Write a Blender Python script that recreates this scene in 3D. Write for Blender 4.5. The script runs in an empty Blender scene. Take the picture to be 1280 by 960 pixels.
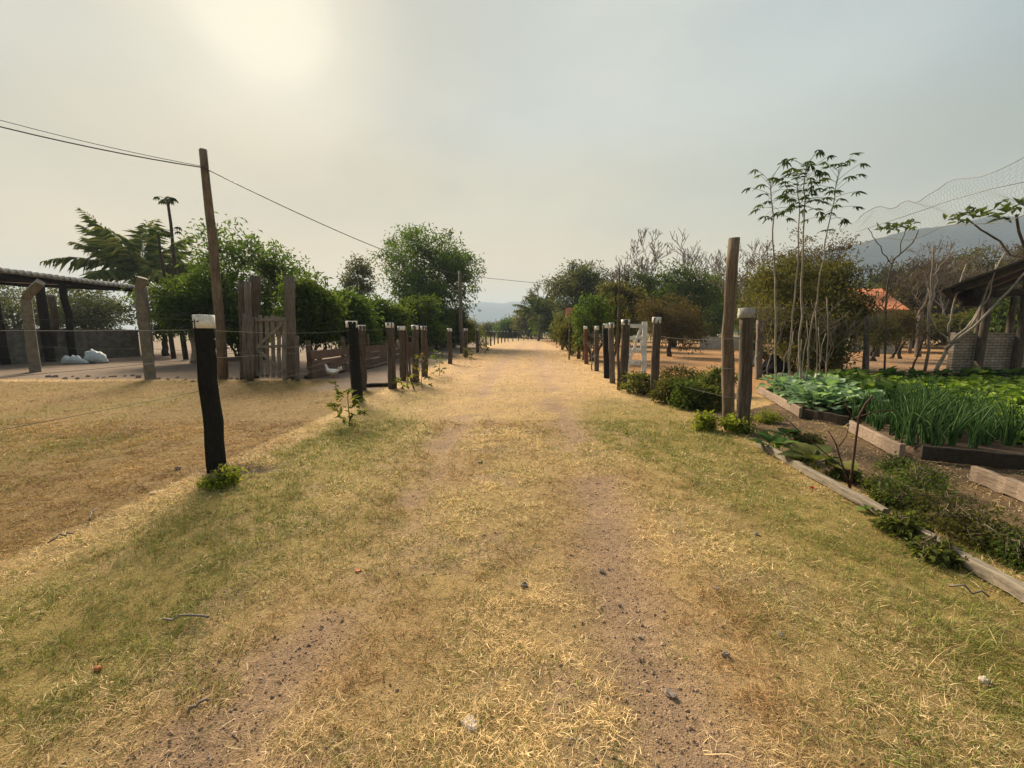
import bpy, math, random
import numpy as np
from mathutils import Vector
R = math.radians
rng = np.random.default_rng(7)
random.seed(7)
sc = bpy.context.scene
COL = sc.collection
# ------------------------------------------------------------------ camera, sky, sun
CAM_H, PITCH, LENS = 1.5, R(7.1), 14.5
FPX = LENS / 36 * 1280
cd = bpy.data.cameras.new('camera'); cam = bpy.data.objects.new('camera', cd); COL.objects.link(cam)
cd.lens = LENS; cd.sensor_width = 36; cd.clip_start = .05; cd.clip_end = 20000
cam.location = (0, 0, CAM_H); cam.rotation_euler = (R(90) - PITCH, 0, 0)
sc.camera = cam
SUN_EL, SUN_AZ = R(32), R(-29)
S = Vector((math.sin(SUN_AZ) * math.cos(SUN_EL), math.cos(SUN_AZ) * math.cos(SUN_EL), math.sin(SUN_EL)))
sd = bpy.data.lights.new('sun', 'SUN'); sun = bpy.data.objects.new('sun', sd); COL.objects.link(sun)
sd.energy = 3.3; sd.angle = R(18); sd.color = (1.0, .83, .60)
sun.rotation_euler = S.to_track_quat('Z', 'Y').to_euler()
sc.view_settings.view_transform = 'Standard'; sc.view_settings.look = 'None'
sc.view_settings.exposure = 1.92; sc.view_settings.gamma = 1
sc.cycles.use_denoising = True
sc.cycles.max_bounces = 6; sc.cycles.diffuse_bounces = 3; sc.cycles.transmission_bounces = 4
sc.cycles.transparent_max_bounces = 8; sc.cycles.volume_bounces = 0
w = bpy.data.worlds.new('World'); sc.world = w; w.use_nodes = True
nt = w.node_tree; N = nt.nodes; L = nt.links
for n in list(N): N.remove(n)
out = N.new('ShaderNodeOutputWorld'); bg = N.new('ShaderNodeBackground'); L.new(bg.outputs[0], out.inputs[0])
bg.inputs['Strength'].default_value = 0.1
sky = N.new('ShaderNodeTexSky'); sky.sky_type = 'NISHITA'; sky.sun_disc = False
sky.sun_elevation = SUN_EL; sky.sun_rotation = SUN_AZ; sky.dust_density = 2; sky.air_density = 1.2; sky.ozone_density = 1
tc = N.new('ShaderNodeTexCoord')
nrm = N.new('ShaderNodeVectorMath'); nrm.operation = 'NORMALIZE'; L.new(tc.outputs['Generated'], nrm.inputs[0])
sep = N.new('ShaderNodeSeparateXYZ'); L.new(nrm.outputs[0], sep.inputs[0])
def ramp(stops, interp='EASE'):
    r = N.new('ShaderNodeValToRGB'); r.color_ramp.interpolation = interp
    e = r.color_ramp.elements
    while len(e) < len(stops): e.new(.5)
    for i, (p, c) in enumerate(stops): e[i].position = p; e[i].color = (*c, 1)
    return r
def vmix(fac, a, b, mode='MIX'):
    m = N.new('ShaderNodeMix'); m.data_type = 'RGBA'; m.blend_type = mode
    for s, v in ((m.inputs[0], fac), (m.inputs[6], a), (m.inputs[7], b)):
        if hasattr(v, 'is_output'): L.new(v, s)
        else: s.default_value = v if isinstance(v, float) else (*v, 1)
    return m.outputs[2]
# haze veil: warm cream low down, grey blue high up; warmer and brighter round the veiled sun
el = ramp([(0, (.43, .275, .108)), (.12, (.365, .258, .125)), (.28, (.268, .236, .168)), (.45, (.260, .258, .226)), (1, (.24, .252, .245))]); L.new(sep.outputs['Z'], el.inputs[0])
dot = N.new('ShaderNodeVectorMath'); dot.operation = 'DOT_PRODUCT'; L.new(nrm.outputs[0], dot.inputs[0]); dot.inputs[1].default_value = S
cool = ramp([(.25, (.47, .56, .65)), (.58, (.73, .80, .86)), (.86, (.86, .875, .87)), (1, (.76, .73, .67))]); L.new(dot.outputs['Value'], cool.inputs[0])
veil = vmix(1.0, el.outputs[0], cool.outputs[0], 'MULTIPLY')
nz = N.new('ShaderNodeTexNoise'); nz.inputs['Scale'].default_value = 2.6; nz.inputs['Detail'].default_value = 5; nz.inputs['Roughness'].default_value = .5
mp = N.new('ShaderNodeMapping'); mp.inputs['Scale'].default_value = (1, 1, 2.4); L.new(nrm.outputs[0], mp.inputs[0]); L.new(mp.outputs[0], nz.inputs[0])
cl = ramp([(.33, (.93, .945, .965)), (.67, (1.07, 1.05, 1.025))]); L.new(nz.outputs['Fac'], cl.inputs[0])
veil = vmix(1.0, veil, cl.outputs[0], 'MULTIPLY')
gl = ramp([(.90, (0, 0, 0)), (.968, (.008, .006, .003)), (.99, (.032, .026, .014)), (.9985, (.105, .088, .055))]); L.new(dot.outputs['Value'], gl.inputs[0])
veil = vmix(1.0, veil, gl.outputs[0], 'ADD')
veil10 = vmix(1.0, veil, (7.5, 7.55, 7.65), 'MULTIPLY')
for n in N:
    if n.bl_idname == 'ShaderNodeMix': n.clamp_result = False
L.new(vmix(.98, sky.outputs[0], veil10), bg.inputs['Color'])

# ------------------------------------------------------------------ helpers
cP, sP = math.cos(PITCH), math.sin(PITCH)
def ray(px, py):
    a, b = (px - 640) / FPX, (480 - py) / FPX
    return np.array([a, cP + b * sP, -sP + b * cP])
def G(px, py, z=0.0):
    d = ray(px, py); t = (z - CAM_H) / d[2]
    return np.array([0, 0, CAM_H]) + d * t
def at(px, py, Y):
    d = ray(px, py); return np.array([0, 0, CAM_H]) + d * (Y / d[1])
def X(px, Y): return (px - 640) / FPX * Y * (cP + 0.0) * 1.0
A_ = np.array
def unit(v): 
    v = np.asarray(v, float); return v / np.maximum(np.linalg.norm(v, axis=-1, keepdims=True), 1e-9)
def _h(ix, iy, s):
    n = (ix.astype(np.int64) * 374761393 + iy.astype(np.int64) * 668265263 + s * 974634777) & 0xffffffff
    n = ((n ^ (n >> 13)) * 1274126177) & 0xffffffff
    return ((n ^ (n >> 16)) & 0xffff) / 65535.0
def vnoise(x, y, s=0):
    x = np.asarray(x, float); y = np.asarray(y, float)
    ix, iy = np.floor(x), np.floor(y); fx, fy = x - ix, y - iy
    fx = fx * fx * (3 - 2 * fx); fy = fy * fy * (3 - 2 * fy)
    a, b, c, d = _h(ix, iy, s), _h(ix + 1, iy, s), _h(ix, iy + 1, s), _h(ix + 1, iy + 1, s)
    return (a * (1 - fx) + b * fx) * (1 - fy) + (c * (1 - fx) + d * fx) * fy
def fbm(x, y, s=0, o=4):
    r, a, f, t = 0, 1., 1., 0
    for i in range(o): r = r + a * vnoise(x * f, y * f, s + i * 17); t += a; a *= .5; f *= 2.03
    return r / t
def sst(a, b, x): t = np.clip((np.asarray(x, float) - a) / (b - a), 0, 1); return t * t * (3 - 2 * t)
def npmesh(name, V, Q=None, T=None, v=None, col=None, smooth=True):
    me = bpy.data.meshes.new(name); V = np.asarray(V, np.float32); me.vertices.add(len(V)); me.vertices.foreach_set('co', V.ravel())
    idx, st, tot, p = [], [], [], 0
    for F, k in ((Q, 4), (T, 3)):
        if F is None or len(F) == 0: continue
        F = np.asarray(F, np.int32); idx.append(F.ravel()); st.append(p + np.arange(len(F)) * k); tot.append(np.full(len(F), k)); p += len(F) * k
    idx = np.concatenate(idx); st = np.concatenate(st).astype(np.int32); tot = np.concatenate(tot).astype(np.int32)
    me.loops.add(len(idx)); me.loops.foreach_set('vertex_index', idx)
    me.polygons.add(len(st)); me.polygons.foreach_set('loop_start', st); me.polygons.foreach_set('loop_total', tot)
    me.polygons.foreach_set('use_smooth', np.full(len(st), smooth))
    if v is not None:
        a = me.attributes.new('v', 'FLOAT', 'POINT'); a.data.foreach_set('value', np.asarray(v, np.float32))
    if col is not None:
        a = me.attributes.new('Col', 'FLOAT_COLOR', 'POINT'); c = np.ones((len(V), 4), np.float32); c[:, :3] = col; a.data.foreach_set('color', c.ravel())
    me.update(calc_edges=True); me.validate()
    return me
def link(o, parent=None):
    COL.objects.link(o)
    if parent is not None: o.parent = parent
    return o
def tag(o, label=None, cat=None, group=None, kind=None):
    for k, x in (('label', label), ('category', cat), ('group', group), ('kind', kind)):
        if x: o[k] = x
    return o
def empty(name, loc, label, cat, group=None):
    o = bpy.data.objects.new(name, None); o.location = Vector(loc); o.empty_display_size = .1
    return tag(link(o), label, cat, group)
class NB:
    def __init__(s): s.V, s.Q, s.T, s.v, s.n = [], [], [], [], 0
    def add(s, V, Q=None, T=None, v=.5):
        V = np.asarray(V, float).reshape(-1, 3)
        if Q is not None and len(Q): s.Q.append(np.asarray(Q) + s.n)
        if T is not None and len(T): s.T.append(np.asarray(T) + s.n)
        s.V.append(V); s.v.append(np.broadcast_to(np.asarray(v, float), (len(V),))); s.n += len(V); return s
    def tube(s, P, r, k=8, cap=True, v=.5, wob=0, seed=0):
        P = np.asarray(P, float); n = len(P); r = np.broadcast_to(np.asarray(r, float), (n,))
        t = unit(np.gradient(P, axis=0)); ref = A_([0, 0, 1.]) if abs(t[:, 2]).mean() < .8 else A_([1., 0, 0])
        u = unit(np.cross(t, ref)); w_ = np.cross(t, u)
        a = np.arange(k) * 2 * np.pi / k
        rr = np.repeat(r[:, None], k, 1)
        if wob:
            g = np.random.default_rng(seed + 99); base = g.normal(0, wob, k)[None] ; rr = rr * (1 + base + g.normal(0, wob * .5, (n, k)))
        V = P[:, None] + rr[..., None] * (np.cos(a)[None, :, None] * u[:, None] + np.sin(a)[None, :, None] * w_[:, None])
        i = np.arange(n - 1)[:, None] * k; j = np.arange(k)[None]; j2 = (j + 1) % k
        Q = np.stack([i + j, i + j2, i + k + j2, i + k + j], -1).reshape(-1, 4)
        V = V.reshape(-1, 3); T = None
        if cap:
            V = np.vstack([V, P[0], P[-1]]); m = n * k; jj = np.arange(k); j3 = (jj + 1) % k
            T = np.vstack([np.stack([np.full(k, m), j3, jj], -1), np.stack([np.full(k, m + 1), (n - 1) * k + jj, (n - 1) * k + j3], -1)])
        return s.add(V, Q, T, v)
    def box(s, c, d, ax=None, v=.5, jit=0):
        c = np.asarray(c, float); d = np.asarray(d, float) / 2
        ax = np.eye(3) if ax is None else np.asarray(ax, float)
        sg = A_([[x, y, z] for x in (-1, 1) for y in (-1, 1) for z in (-1, 1)], float)
        V = c + (sg * d) @ ax
        if jit: V = V + rng.normal(0, jit, V.shape)
        return s.add(V, [[0, 1, 3, 2], [4, 6, 7, 5], [0, 4, 5, 1], [2, 3, 7, 6], [0, 2, 6, 4], [1, 5, 7, 3]], None, v)
    def plank(s, a, b, wdt, th, up=(0, 0, 1), seg=4, wob=.004, v=.5):
        # a board from a to b: slightly warped, worn corners
        a, b = A_(a, float), A_(b, float); t = unit(b - a); side = unit(np.cross(t, up)); u = np.cross(side, t)
        P = a + np.linspace(0, 1, seg + 1)[:, None] * (b - a); ch = min(wdt, th) * .16
        pr = A_([[-th / 2 + ch, -wdt / 2], [th / 2 - ch, -wdt / 2], [th / 2, -wdt / 2 + ch], [th / 2, wdt / 2 - ch], [th / 2 - ch, wdt / 2], [-th / 2 + ch, wdt / 2], [-th / 2, wdt / 2 - ch], [-th / 2, -wdt / 2 + ch]])
        off = rng.normal(0, wob, (seg + 1, 2))
        V = P[:, None] + (pr[None, :, 0, None] + off[:, None, :1]) * side + (pr[None, :, 1, None] + off[:, None, 1:]) * u
        k = 8; i = np.arange(seg)[:, None] * k; j = np.arange(k)[None]; j2 = (j + 1) % k
        Q = np.stack([i + j, i + j2, i + k + j2, i + k + j], -1).reshape(-1, 4); m = seg * k
        T = [[0, q + 1, q] for q in range(1, 7)] + [[m, m + q, m + q + 1] for q in range(1, 7)]
        return s.add(V.reshape(-1, 3), Q, T, v)
    def leaves(s, p, d, nrm_, Ln, W, v=None, fold=.25, droop=.15):
        p = np.asarray(p, float); n = len(p); d = unit(d); sd_ = unit(np.cross(d, nrm_)); up = np.cross(sd_, d)
        Ln = np.broadcast_to(np.asarray(Ln, float), (n,))[:, None]; W = np.broadcast_to(np.asarray(W, float), (n,))[:, None]
        mid = p + d * Ln * .45
        V = np.stack([p, mid + sd_ * W / 2 + up * W * fold, p + d * Ln - up * Ln * droop, mid - sd_ * W / 2 + up * W * fold], 1).reshape(-1, 3)
        b = np.arange(n) * 4; T = np.stack([np.stack([b, b + 1, b + 2], -1), np.stack([b, b + 2, b + 3], -1)], 1).reshape(-1, 3)
        vv = rng.random(n) if v is None else np.broadcast_to(v, (n,))
        return s.add(V, None, T, np.repeat(vv, 4))
    def build(s, name, mat, parent=None, origin=None, smooth=True):
        o_ = np.zeros(3) if origin is None else np.asarray(origin, float)
        me = npmesh(name, np.vstack(s.V) - o_, np.vstack(s.Q) if s.Q else None, np.vstack(s.T) if s.T else None, np.concatenate(s.v), None, smooth)
        me.materials.append(mat); o = bpy.data.objects.new(name, me)
        if parent is None: o.location = Vector(o_)
        return link(o, parent)
def copy_tree(o, parent=None):
    c = o.copy(); link(c, parent)
    for ch in list(o.children): copy_tree(ch, c)
    return c

# ------------------------------------------------------------------ materials
class MT:
    def __init__(s, name, rough=.8, spec=.3):
        s.m = bpy.data.materials.new(name); s.m.use_nodes = True; s.t = s.m.node_tree; s.N = s.t.nodes; s.b = s.N['Principled BSDF']
        s.b.inputs['Roughness'].default_value = rough; s.b.inputs['Specular IOR Level'].default_value = spec
    def n(s, t, **k):
        x = s.N.new(t)
        for a, v in k.items():
            if a in x.inputs: x.inputs[a].default_value = v
            else: setattr(x, a, v)
        return x
    def l(s, a, b): s.t.links.new(a, b)
    def ramp(s, fac, stops):
        r = s.N.new('ShaderNodeValToRGB'); e = r.color_ramp.elements
        while len(e) < len(stops): e.new(.5)
        for i, (p, c) in enumerate(stops): e[i].position = p; e[i].color = (*c, 1)
        s.l(fac, r.inputs[0]); return r.outputs[0]
    def coord(s, scale=(1, 1, 1), kind='Object'):
        c = s.n('ShaderNodeTexCoord'); m = s.n('ShaderNodeMapping'); m.inputs['Scale'].default_value = scale; s.l(c.outputs[kind], m.inputs[0]); return m.outputs[0]
    def noise(s, vec, scale, detail=4, rough=.6):
        x = s.n('ShaderNodeTexNoise'); x.inputs['Scale'].default_value = scale; x.inputs['Detail'].default_value = detail; x.inputs['Roughness'].default_value = rough
        if vec is not None: s.l(vec, x.inputs['Vector'])
        return x.outputs['Fac']
    def mix(s, f, a, b, mode='MIX'):
        m = s.N.new('ShaderNodeMix'); m.data_type = 'RGBA'; m.blend_type = mode
        for q, v in ((m.inputs[0], f), (m.inputs[6], a), (m.inputs[7], b)):
            if hasattr(v, 'is_output'): s.l(v, q)
            else: q.default_value = v if isinstance(v, float) else (*v, 1)
        return m.outputs[2]
    def bump(s, h, st=.4, dist=.01):
        b = s.n('ShaderNodeBump'); b.inputs['Strength'].default_value = st; b.inputs['Distance'].default_value = dist; s.l(h, b.inputs['Height']); s.l(b.outputs[0], s.b.inputs['Normal'])
    def col(s, c): s.l(c, s.b.inputs['Base Color'])
def wood(name, c0, c1, c2, grain=(18, 18, 1.3), bump=.7, rough=.85):
    m = MT(name, rough, .2); v = m.coord(grain); a = m.noise(v, 2.2, 6, .65); b = m.noise(m.coord((1, 1, 1)), 2.5, 4)
    c = m.ramp(a, [(.28, c0), (.5, c1), (.74, c2)]); c = m.mix(m.ramp(b, [(.35, (0, 0, 0)), (.7, (.6, .6, .6))]), c, c0)
    m.col(c); m.bump(a, bump, .02); return m.m
def leafm(name, c0, c1, c2, trans=.35, rough=.55, tcol=None):
    k = 1.4 if any(q in name for q in ('dark_green', 'greyed')) else 1.1 if name == 'olive_leaf' else 2.3 if 'palm' in name else 1.0
    c0, c1, c2 = [tuple(min(.6, q * k) for q in c) for c in (c0, c1, c2)]; trans = min(.55, trans + .12)
    m = MT(name, rough, .12); a = m.n('ShaderNodeAttribute', attribute_name='v')
    c = m.ramp(a.outputs['Fac'], [(0, c0), (.55, c1), (1, c2)])
    nz_ = m.noise(m.coord((1, 1, 1)), .9, 3); c = m.mix(m.ramp(nz_, [(.35, (.72, .74, .72)), (.68, (1.18, 1.15, 1.0))]), (0., 0., 0.), c) if False else m.mix(1.0, c, m.ramp(nz_, [(.35, (.70, .74, .72)), (.68, (1.0, 1.0, .95))]), 'MULTIPLY')
    m.col(c)
    tr = m.n('ShaderNodeBsdfTranslucent'); m.l(m.mix(1.0, c, tcol or (1.3, 1.2, .62), 'MULTIPLY'), tr.inputs[0])
    mx = m.n('ShaderNodeMixShader'); mx.inputs[0].default_value = trans
    m.l(m.b.outputs[0], mx.inputs[1]); m.l(tr.outputs[0], mx.inputs[2]); m.l(mx.outputs[0], m.N['Material Output'].inputs[0]); return m.m
def plain(name, c, var=.25, scale=6, rough=.8, spec=.3, bump=.2):
    m = MT(name, rough, spec); a = m.noise(m.coord(), scale, 6, .65); c = A_(c)
    m.col(m.ramp(a, [(.3, tuple(c * (1 - var))), (.7, tuple(np.minimum(c * (1 + var), 1)))])); m.bump(a, bump, .01); return m.m
M = {}
M['charwood'] = wood('charred_wood', (.006, .006, .006), (.013, .012, .011), (.03, .028, .026), (22, 22, 6), .9)
M['darkwood'] = wood('dark_wood', (.032, .025, .019), (.085, .067, .052), (.185, .152, .122), (20, 20, 1.2))
M['postwood'] = wood('brown_post_wood', (.045, .032, .022), (.10, .072, .05), (.19, .145, .105), (20, 20, 1.2))
M['greywood'] = wood('grey_weathered_wood', (.06, .05, .041), (.135, .115, .095), (.24, .21, .18), (20, 20, 1.1))
M['gatewood'] = wood('grey_gate_wood', (.10, .085, .07), (.21, .18, .15), (.33, .295, .255), (20, 20, 1.1))
M['polewood'] = wood('barked_pole_wood', (.05, .037, .027), (.16, .118, .082), (.27, .205, .15), (16, 16, 1.2))
M['plank'] = wood('low_fence_plank', (.07, .043, .032), (.155, .098, .074), (.24, .165, .13), (20, 1.2, 20))
M['board'] = wood('bed_board', (.09, .075, .058), (.21, .178, .138), (.33, .285, .23), (22, 1.4, 22), .6)
M['pinkboard'] = wood('raw_plank', (.12, .09, .066), (.24, .18, .135), (.35, .275, .21), (22, 1.4, 22), .6)
M['boardend'] = wood('dark_board', (.02, .015, .011), (.045, .034, .025), (.08, .062, .047), (1.4, 22, 22), .6)
M['redwood'] = wood('reddish_stick', (.07, .03, .018), (.15, .065, .04), (.24, .12, .08))
M['bark'] = wood('bark', (.03, .024, .018), (.07, .055, .042), (.14, .115, .092), (9, 9, 2))
M['palebark'] = wood('pale_bark', (.12, .105, .085), (.25, .215, .175), (.40, .36, .30), (9, 9, 3), .4)
M['twig'] = wood('dry_twig', (.09, .073, .06), (.19, .16, .135), (.30, .26, .225), (9, 9, 3), .3)
M['palmtrunk'] = wood('palm_trunk', (.05, .04, .03), (.12, .10, .08), (.2, .175, .145), (3, 3, 14), .8)
M['stem'] = wood('garden_stem', (.07, .05, .032), (.15, .115, .075), (.23, .19, .13), (6, 6, 8), .3)
M['redstem'] = wood('reddish_dry_stem', (.035, .018, .013), (.075, .038, .028), (.14, .075, .055), (6, 6, 8), .3)
M['white'] = plain('dirty_white_plastic', (.62, .61, .58), .34, 14, .55, .4, .15)
M['whitepaint'] = plain('worn_white_paint', (.55, .55, .54), .35, 7, .7, .3, .25)
M['topwood'] = wood('bleached_post_top', (.16, .155, .15), (.34, .33, .32), (.52, .51, .5), (20, 20, 4))
M['nail'] = plain('rusty_nail', (.07, .045, .035), .3, 30, .6, .5)
M['wire'] = plain('galvanised_wire', (.085, .078, .07), .2, 30, .7, .15); M['wire'].node_tree.nodes['Principled BSDF'].inputs['Metallic'].default_value = .0
M['netting'] = plain('netting_wire', (.15, .145, .135), .25, 30, .5, .4)
M['cable'] = plain('black_cable', (.02, .02, .021), .2, 20, .5, .4)
M['concrete'] = plain('weathered_concrete', (.15, .132, .105), .38, 7, .9, .2, .6)
M['shedwall'] = plain('stained_wall', (.15, .135, .115), .45, 3.5, .9, .2, .5)
M['roofsheet'] = plain('dark_roof_sheet', (.055, .047, .04), .35, 5, .8, .2, .2)
M['lightsheet'] = plain('old_roof_sheet', (.42, .40, .37), .35, 5, .75, .3, .2)
M['beam'] = wood('dark_beam', (.012, .009, .007), (.028, .021, .016), (.05, .04, .032), (10, 10, 2))
M['rock'] = plain('grey_rock', (.19, .155, .13), .35, 14, .9, .2, .7)
M['palerock'] = plain('pale_rock', (.42, .36, .29), .25, 14, .9, .2, .5)
M['brickbit'] = plain('orange_clay', (.45, .17, .085), .25, 25, .9, .2, .4)
M['sack'] = plain('white_woven_sack', (.46, .51, .54), .22, 9, .6, .3, .6)
M['blackheap'] = plain('matte_black', (.008, .008, .009), .4, 6, .95, .05, .3)
M['feather'] = plain('white_feather', (.74, .71, .65), .12, 30, .8, .2, .3)
M['comb'] = plain('red_comb', (.5, .05, .03), .2, 30, .6, .3)
M['beakm'] = plain('yellow_leg', (.5, .32, .1), .2, 30, .6, .3)
M['signface'] = plain('faded_red_sign', (.56, .22, .16), .16, 4, .6, .3, .05)
M['tile'] = plain('clay_roof_tile', (.42, .16, .075), .35, 5, .85, .2, .3)
M['plaster'] = plain('plaster', (.36, .32, .27), .25, 3, .9, .2, .3)
M['flower'] = plain('red_flower', (.6, .05, .025), .2, 20, .6, .3)
M['mango'] = leafm('dark_green_leaf', (.026, .046, .012), (.055, .098, .024), (.125, .175, .045))
M['bright'] = leafm('fresh_green_leaf', (.036, .064, .015), (.082, .130, .030), (.165, .205, .055), .36)
M['olive'] = leafm('olive_leaf', (.040, .046, .014), (.088, .092, .028), (.175, .155, .05))
M['rusty'] = leafm('brown_olive_leaf', (.052, .043, .022), (.10, .078, .038), (.165, .125, .06))
M['dusk'] = leafm('greyed_leaf', (.032, .043, .022), (.066, .080, .040), (.13, .128, .065), .3)
M['citrus'] = leafm('yellowing_leaf', (.030, .048, .012), (.078, .098, .026), (.26, .22, .055), .4)
M['palmleaf'] = leafm('palm_leaf', (.035, .052, .018), (.075, .10, .036), (.16, .165, .065))
M['papaya'] = leafm('papaya_leaf', (.02, .042, .014), (.045, .078, .024), (.09, .125, .04), .3)
M['kale'] = leafm('kale_leaf', (.075, .14, .07), (.18, .275, .155), (.38, .48, .32), .25, .5, (1.2, 1.4, .7))
M['lettuce'] = leafm('lettuce_leaf', (.07, .13, .02), (.155, .265, .035), (.31, .40, .09), .36)
M['greens'] = leafm('garden_green_leaf', (.03, .075, .016), (.07, .135, .026), (.15, .215, .05), .35)
M['onion'] = leafm('onion_leaf', (.035, .09, .025), (.08, .175, .05), (.18, .29, .10), .25)
M['weed'] = leafm('weed_leaf', (.045, .062, .018), (.10, .125, .034), (.20, .205, .062), .4)
M['fern'] = leafm('bright_weed_leaf', (.10, .15, .02), (.22, .27, .04), (.36, .37, .08), .45)
M['grass'] = None

# ------------------------------------------------------------------ ground
def xc(y): return -.15 + .03 * y + .00035 * y * y
def zones(x, y):
    """amounts of bare track, green grass, yard dirt, orange field, garden soil, lawn at (x, y)"""
    x = np.asarray(x, float); y = np.asarray(y, float)
    wx = x + .5 * (fbm(x * .8, y * .8, 3) - .5); ya = np.clip(y, 0, 110)
    c = xc(ya); n1 = fbm(x * 1.6, y * 1.1, 11, 5); n2 = fbm(x * .55, y * .35, 23, 4); n3 = fbm(x * 3.1, y * 3.1, 31, 4)
    dl, dr = wx - (c - .98), wx - (c + .82)
    near = 1 - sst(5, 14, y)
    rl = np.exp(-(dl / .27) ** 2) * np.clip((n1 - .40) * 6 + .35 * sst(4, 14, y), 0, 1)
    rr = np.exp(-(dr / np.where(y < 6, .28, .36)) ** 2) * np.clip((n1 - .34) * 6, 0, 1)
    road = np.exp(-(np.abs(wx - c) / 2.3) ** 4) * sst(6, 17, y) * np.clip(.18 + (n1 - .4) * 2.4, 0, .7); fr = sst(6, 16, y) * .85; road = np.maximum(road, fr * np.maximum(np.exp(-((wx - c - .95) / .55) ** 2), np.exp(-((wx - c + 1.15) / .6) ** 2)))
    bald = np.clip((n3 - .57) * 5, 0, .7) * np.exp(-((x - c) / 3.0) ** 2)
    dirt = np.clip(np.maximum.reduce([rl, rr, road, bald]), 0, 1)
    dirt = np.maximum(dirt, np.exp(-((x + 3.0) / .40) ** 2 - ((y - 4.45) / .16) ** 2) * 1.2)  # scraped hollow by the first post
    dirt = np.maximum(dirt, .85 * sst(9, 13, y) * np.exp(-((x - (c - 2.9)) / 1.1) ** 2) * np.clip((n1 - .25) * 2, 0, 1))
    gl = np.exp(-((wx + 2.45) / .62) ** 2) * (1 - sst(6, 12, y)) * .9 + np.exp(-((x + 2.6) / 1.0) ** 2 - ((y - 2.2) / 1.6) ** 2) * .5
    gr = np.exp(-((wx - 2.35) / .75) ** 2) * (1 - sst(7, 11, y)) * (.85 + .35 * sst(2.0, 4.0, y))
    gr2 = np.exp(-((x - 1.7) / .6) ** 2 - ((y - 7.2) / 1.3) ** 2) * .9
    gc = np.exp(-((wx - c) / .5) ** 2) * .4 * near
    green = .9 * np.clip((gl + gr + gr2 + gc) * np.clip(.35 + (n2 - .35) * 2.4, .1, 1.3) + np.clip((n2 - .52) * 2.6, 0, .55) * near * (x > -3.5) + np.clip((n3 - .62) * 3, 0, .5) * near, 0, 1)
    lawn = sst(3.30, 3.5, -x) * (1 - sst(12.9, 13.5, y - .03 * x))
    green = green * (1 - lawn) + lawn * np.clip((n2 - .50) * 2.2, 0, .5)
    yard = sst(3.5, 4.0, -x) * sst(12.7, 13.3, y + .3 * (n1 - .5) + .02 * x)
    yard = np.maximum(yard, sst(3.3, 3.8, -x) * sst(10.3, 11.2, y) * sst(-5.9, -5.2, x))
    field = sst(3.6, 4.4, wx - .0022 * ya ** 1.5) * sst(9.4, 10.6, y)
    soil = sst(3.19, 3.23, x - .06 * (y - 2.2)) * (1 - sst(12.2, 13, y + .12 * x)) * (y < 7.2 + .75 * np.clip(x - 3.6, 0, 8)) * (y > -3)
    return dirt, green, yard, field, soil, lawn, n1, n2, n3
def gz(x, y):
    x = np.asarray(x, float); y = np.asarray(y, float)
    nf = 1 - sst(25, 60, np.abs(y) + np.abs(x) * .5)
    c = xc(np.clip(y, 0, 110))
    r = np.exp(-((x - c + .98) / .32) ** 2) + np.exp(-((x - c - .82) / .32) ** 2)
    h = .05 * (fbm(x * .5, y * .5, 41, 3) - .5) + .022 * (fbm(x * 3.2, y * 3.2, 43, 3) - .5)
    h = h - .030 * r * (1 - sst(15, 40, y)) * np.clip(.3 + 2.2 * (fbm(x * 1.6, y * 1.1, 11, 5) - .3), 0, 1.3) + .012 * (fbm(x * 9, y * 9, 47, 2) - .5) - .06 * np.exp(-((x + 3.0) / .34) ** 2 - ((y - 4.45) / .15) ** 2)
    h = h - .012 * sst(3.2, 3.7, -x) * (1 - sst(10, 13, y))
    return h * nf
def palette(x, y):
    dirt, green, yard, field, soil, lawn, n1, n2, n3 = zones(x, y)
    def mx(a, b, f): return a * (1 - f[:, None]) + A_(b) * f[:, None]
    c = np.tile(A_([.58, .415, .21]), (len(x), 1))
    c = mx(c, (.29, .20, .085), lawn)
    th = .62 + .38 * sst(2.5, 16, np.hypot(x, y)) * (1 - .35 * lawn); th = np.maximum(th, .82 * lawn); c = c * th[:, None]   # gap darkness between stalks put into the thatch colour near camera, fading with distance
    c = mx(c, (.50, .34, .18), sst(7, 18, y) * (1 - lawn) * .85)
    c = mx(c, (.24, .195, .06), green * .8)
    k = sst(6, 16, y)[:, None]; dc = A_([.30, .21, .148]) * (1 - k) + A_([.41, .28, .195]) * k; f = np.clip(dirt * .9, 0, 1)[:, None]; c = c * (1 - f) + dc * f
    c = mx(c, (.205, .155, .125), yard)
    c = mx(c, (.40, .22, .10), field * (.75 + .25 * n2))
    c = mx(c, (.22, .16, .12), field * np.clip((n1 - .5) * 3, 0, .6))
    c = mx(c, (.27, .19, .135), field * sst(9.5, 14, x - .1 * y) * (1 - sst(20, 30, y)) * .8)
    c = mx(c, (.115, .08, .055), soil * (.75 + .25 * np.clip(n1 * 1.5, 0, 1)))
    c = mx(c, (.05, .036, .026), np.clip(1.3 * np.exp(-((x + 3.0) / .34) ** 2 - ((y - 4.45) / .13) ** 2), 0, .95))
    c = mx(c, (.24, .15, .085), field * np.clip((n3 - .5) * 4, 0, .7))
    far = sst(45, 120, np.hypot(x, y)); c = mx(c, (.16, .14, .07), far * .7)
    return c * (.86 + .28 * n3[:, None])
def axis(lo, hi, f0, f1, step, g):
    a = list(np.arange(f0, f1 + 1e-6, step)); s = step
    while a[-1] < hi: s *= g; a.append(min(a[-1] + s, hi))
    s = step; b = [f0]
    while b[-1] > lo: s *= g; b.append(max(b[-1] - s, lo))
    return A_(b[:0:-1] + a)
gx = axis(-3400, 3400, -4.2, 4.6, .05, 1.05); gy = axis(-300, 3400, 1.2, 7.5, .05, 1.05)
GX, GY = np.meshgrid(gx, gy); fx, fy = GX.ravel(), GY.ravel()
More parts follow.
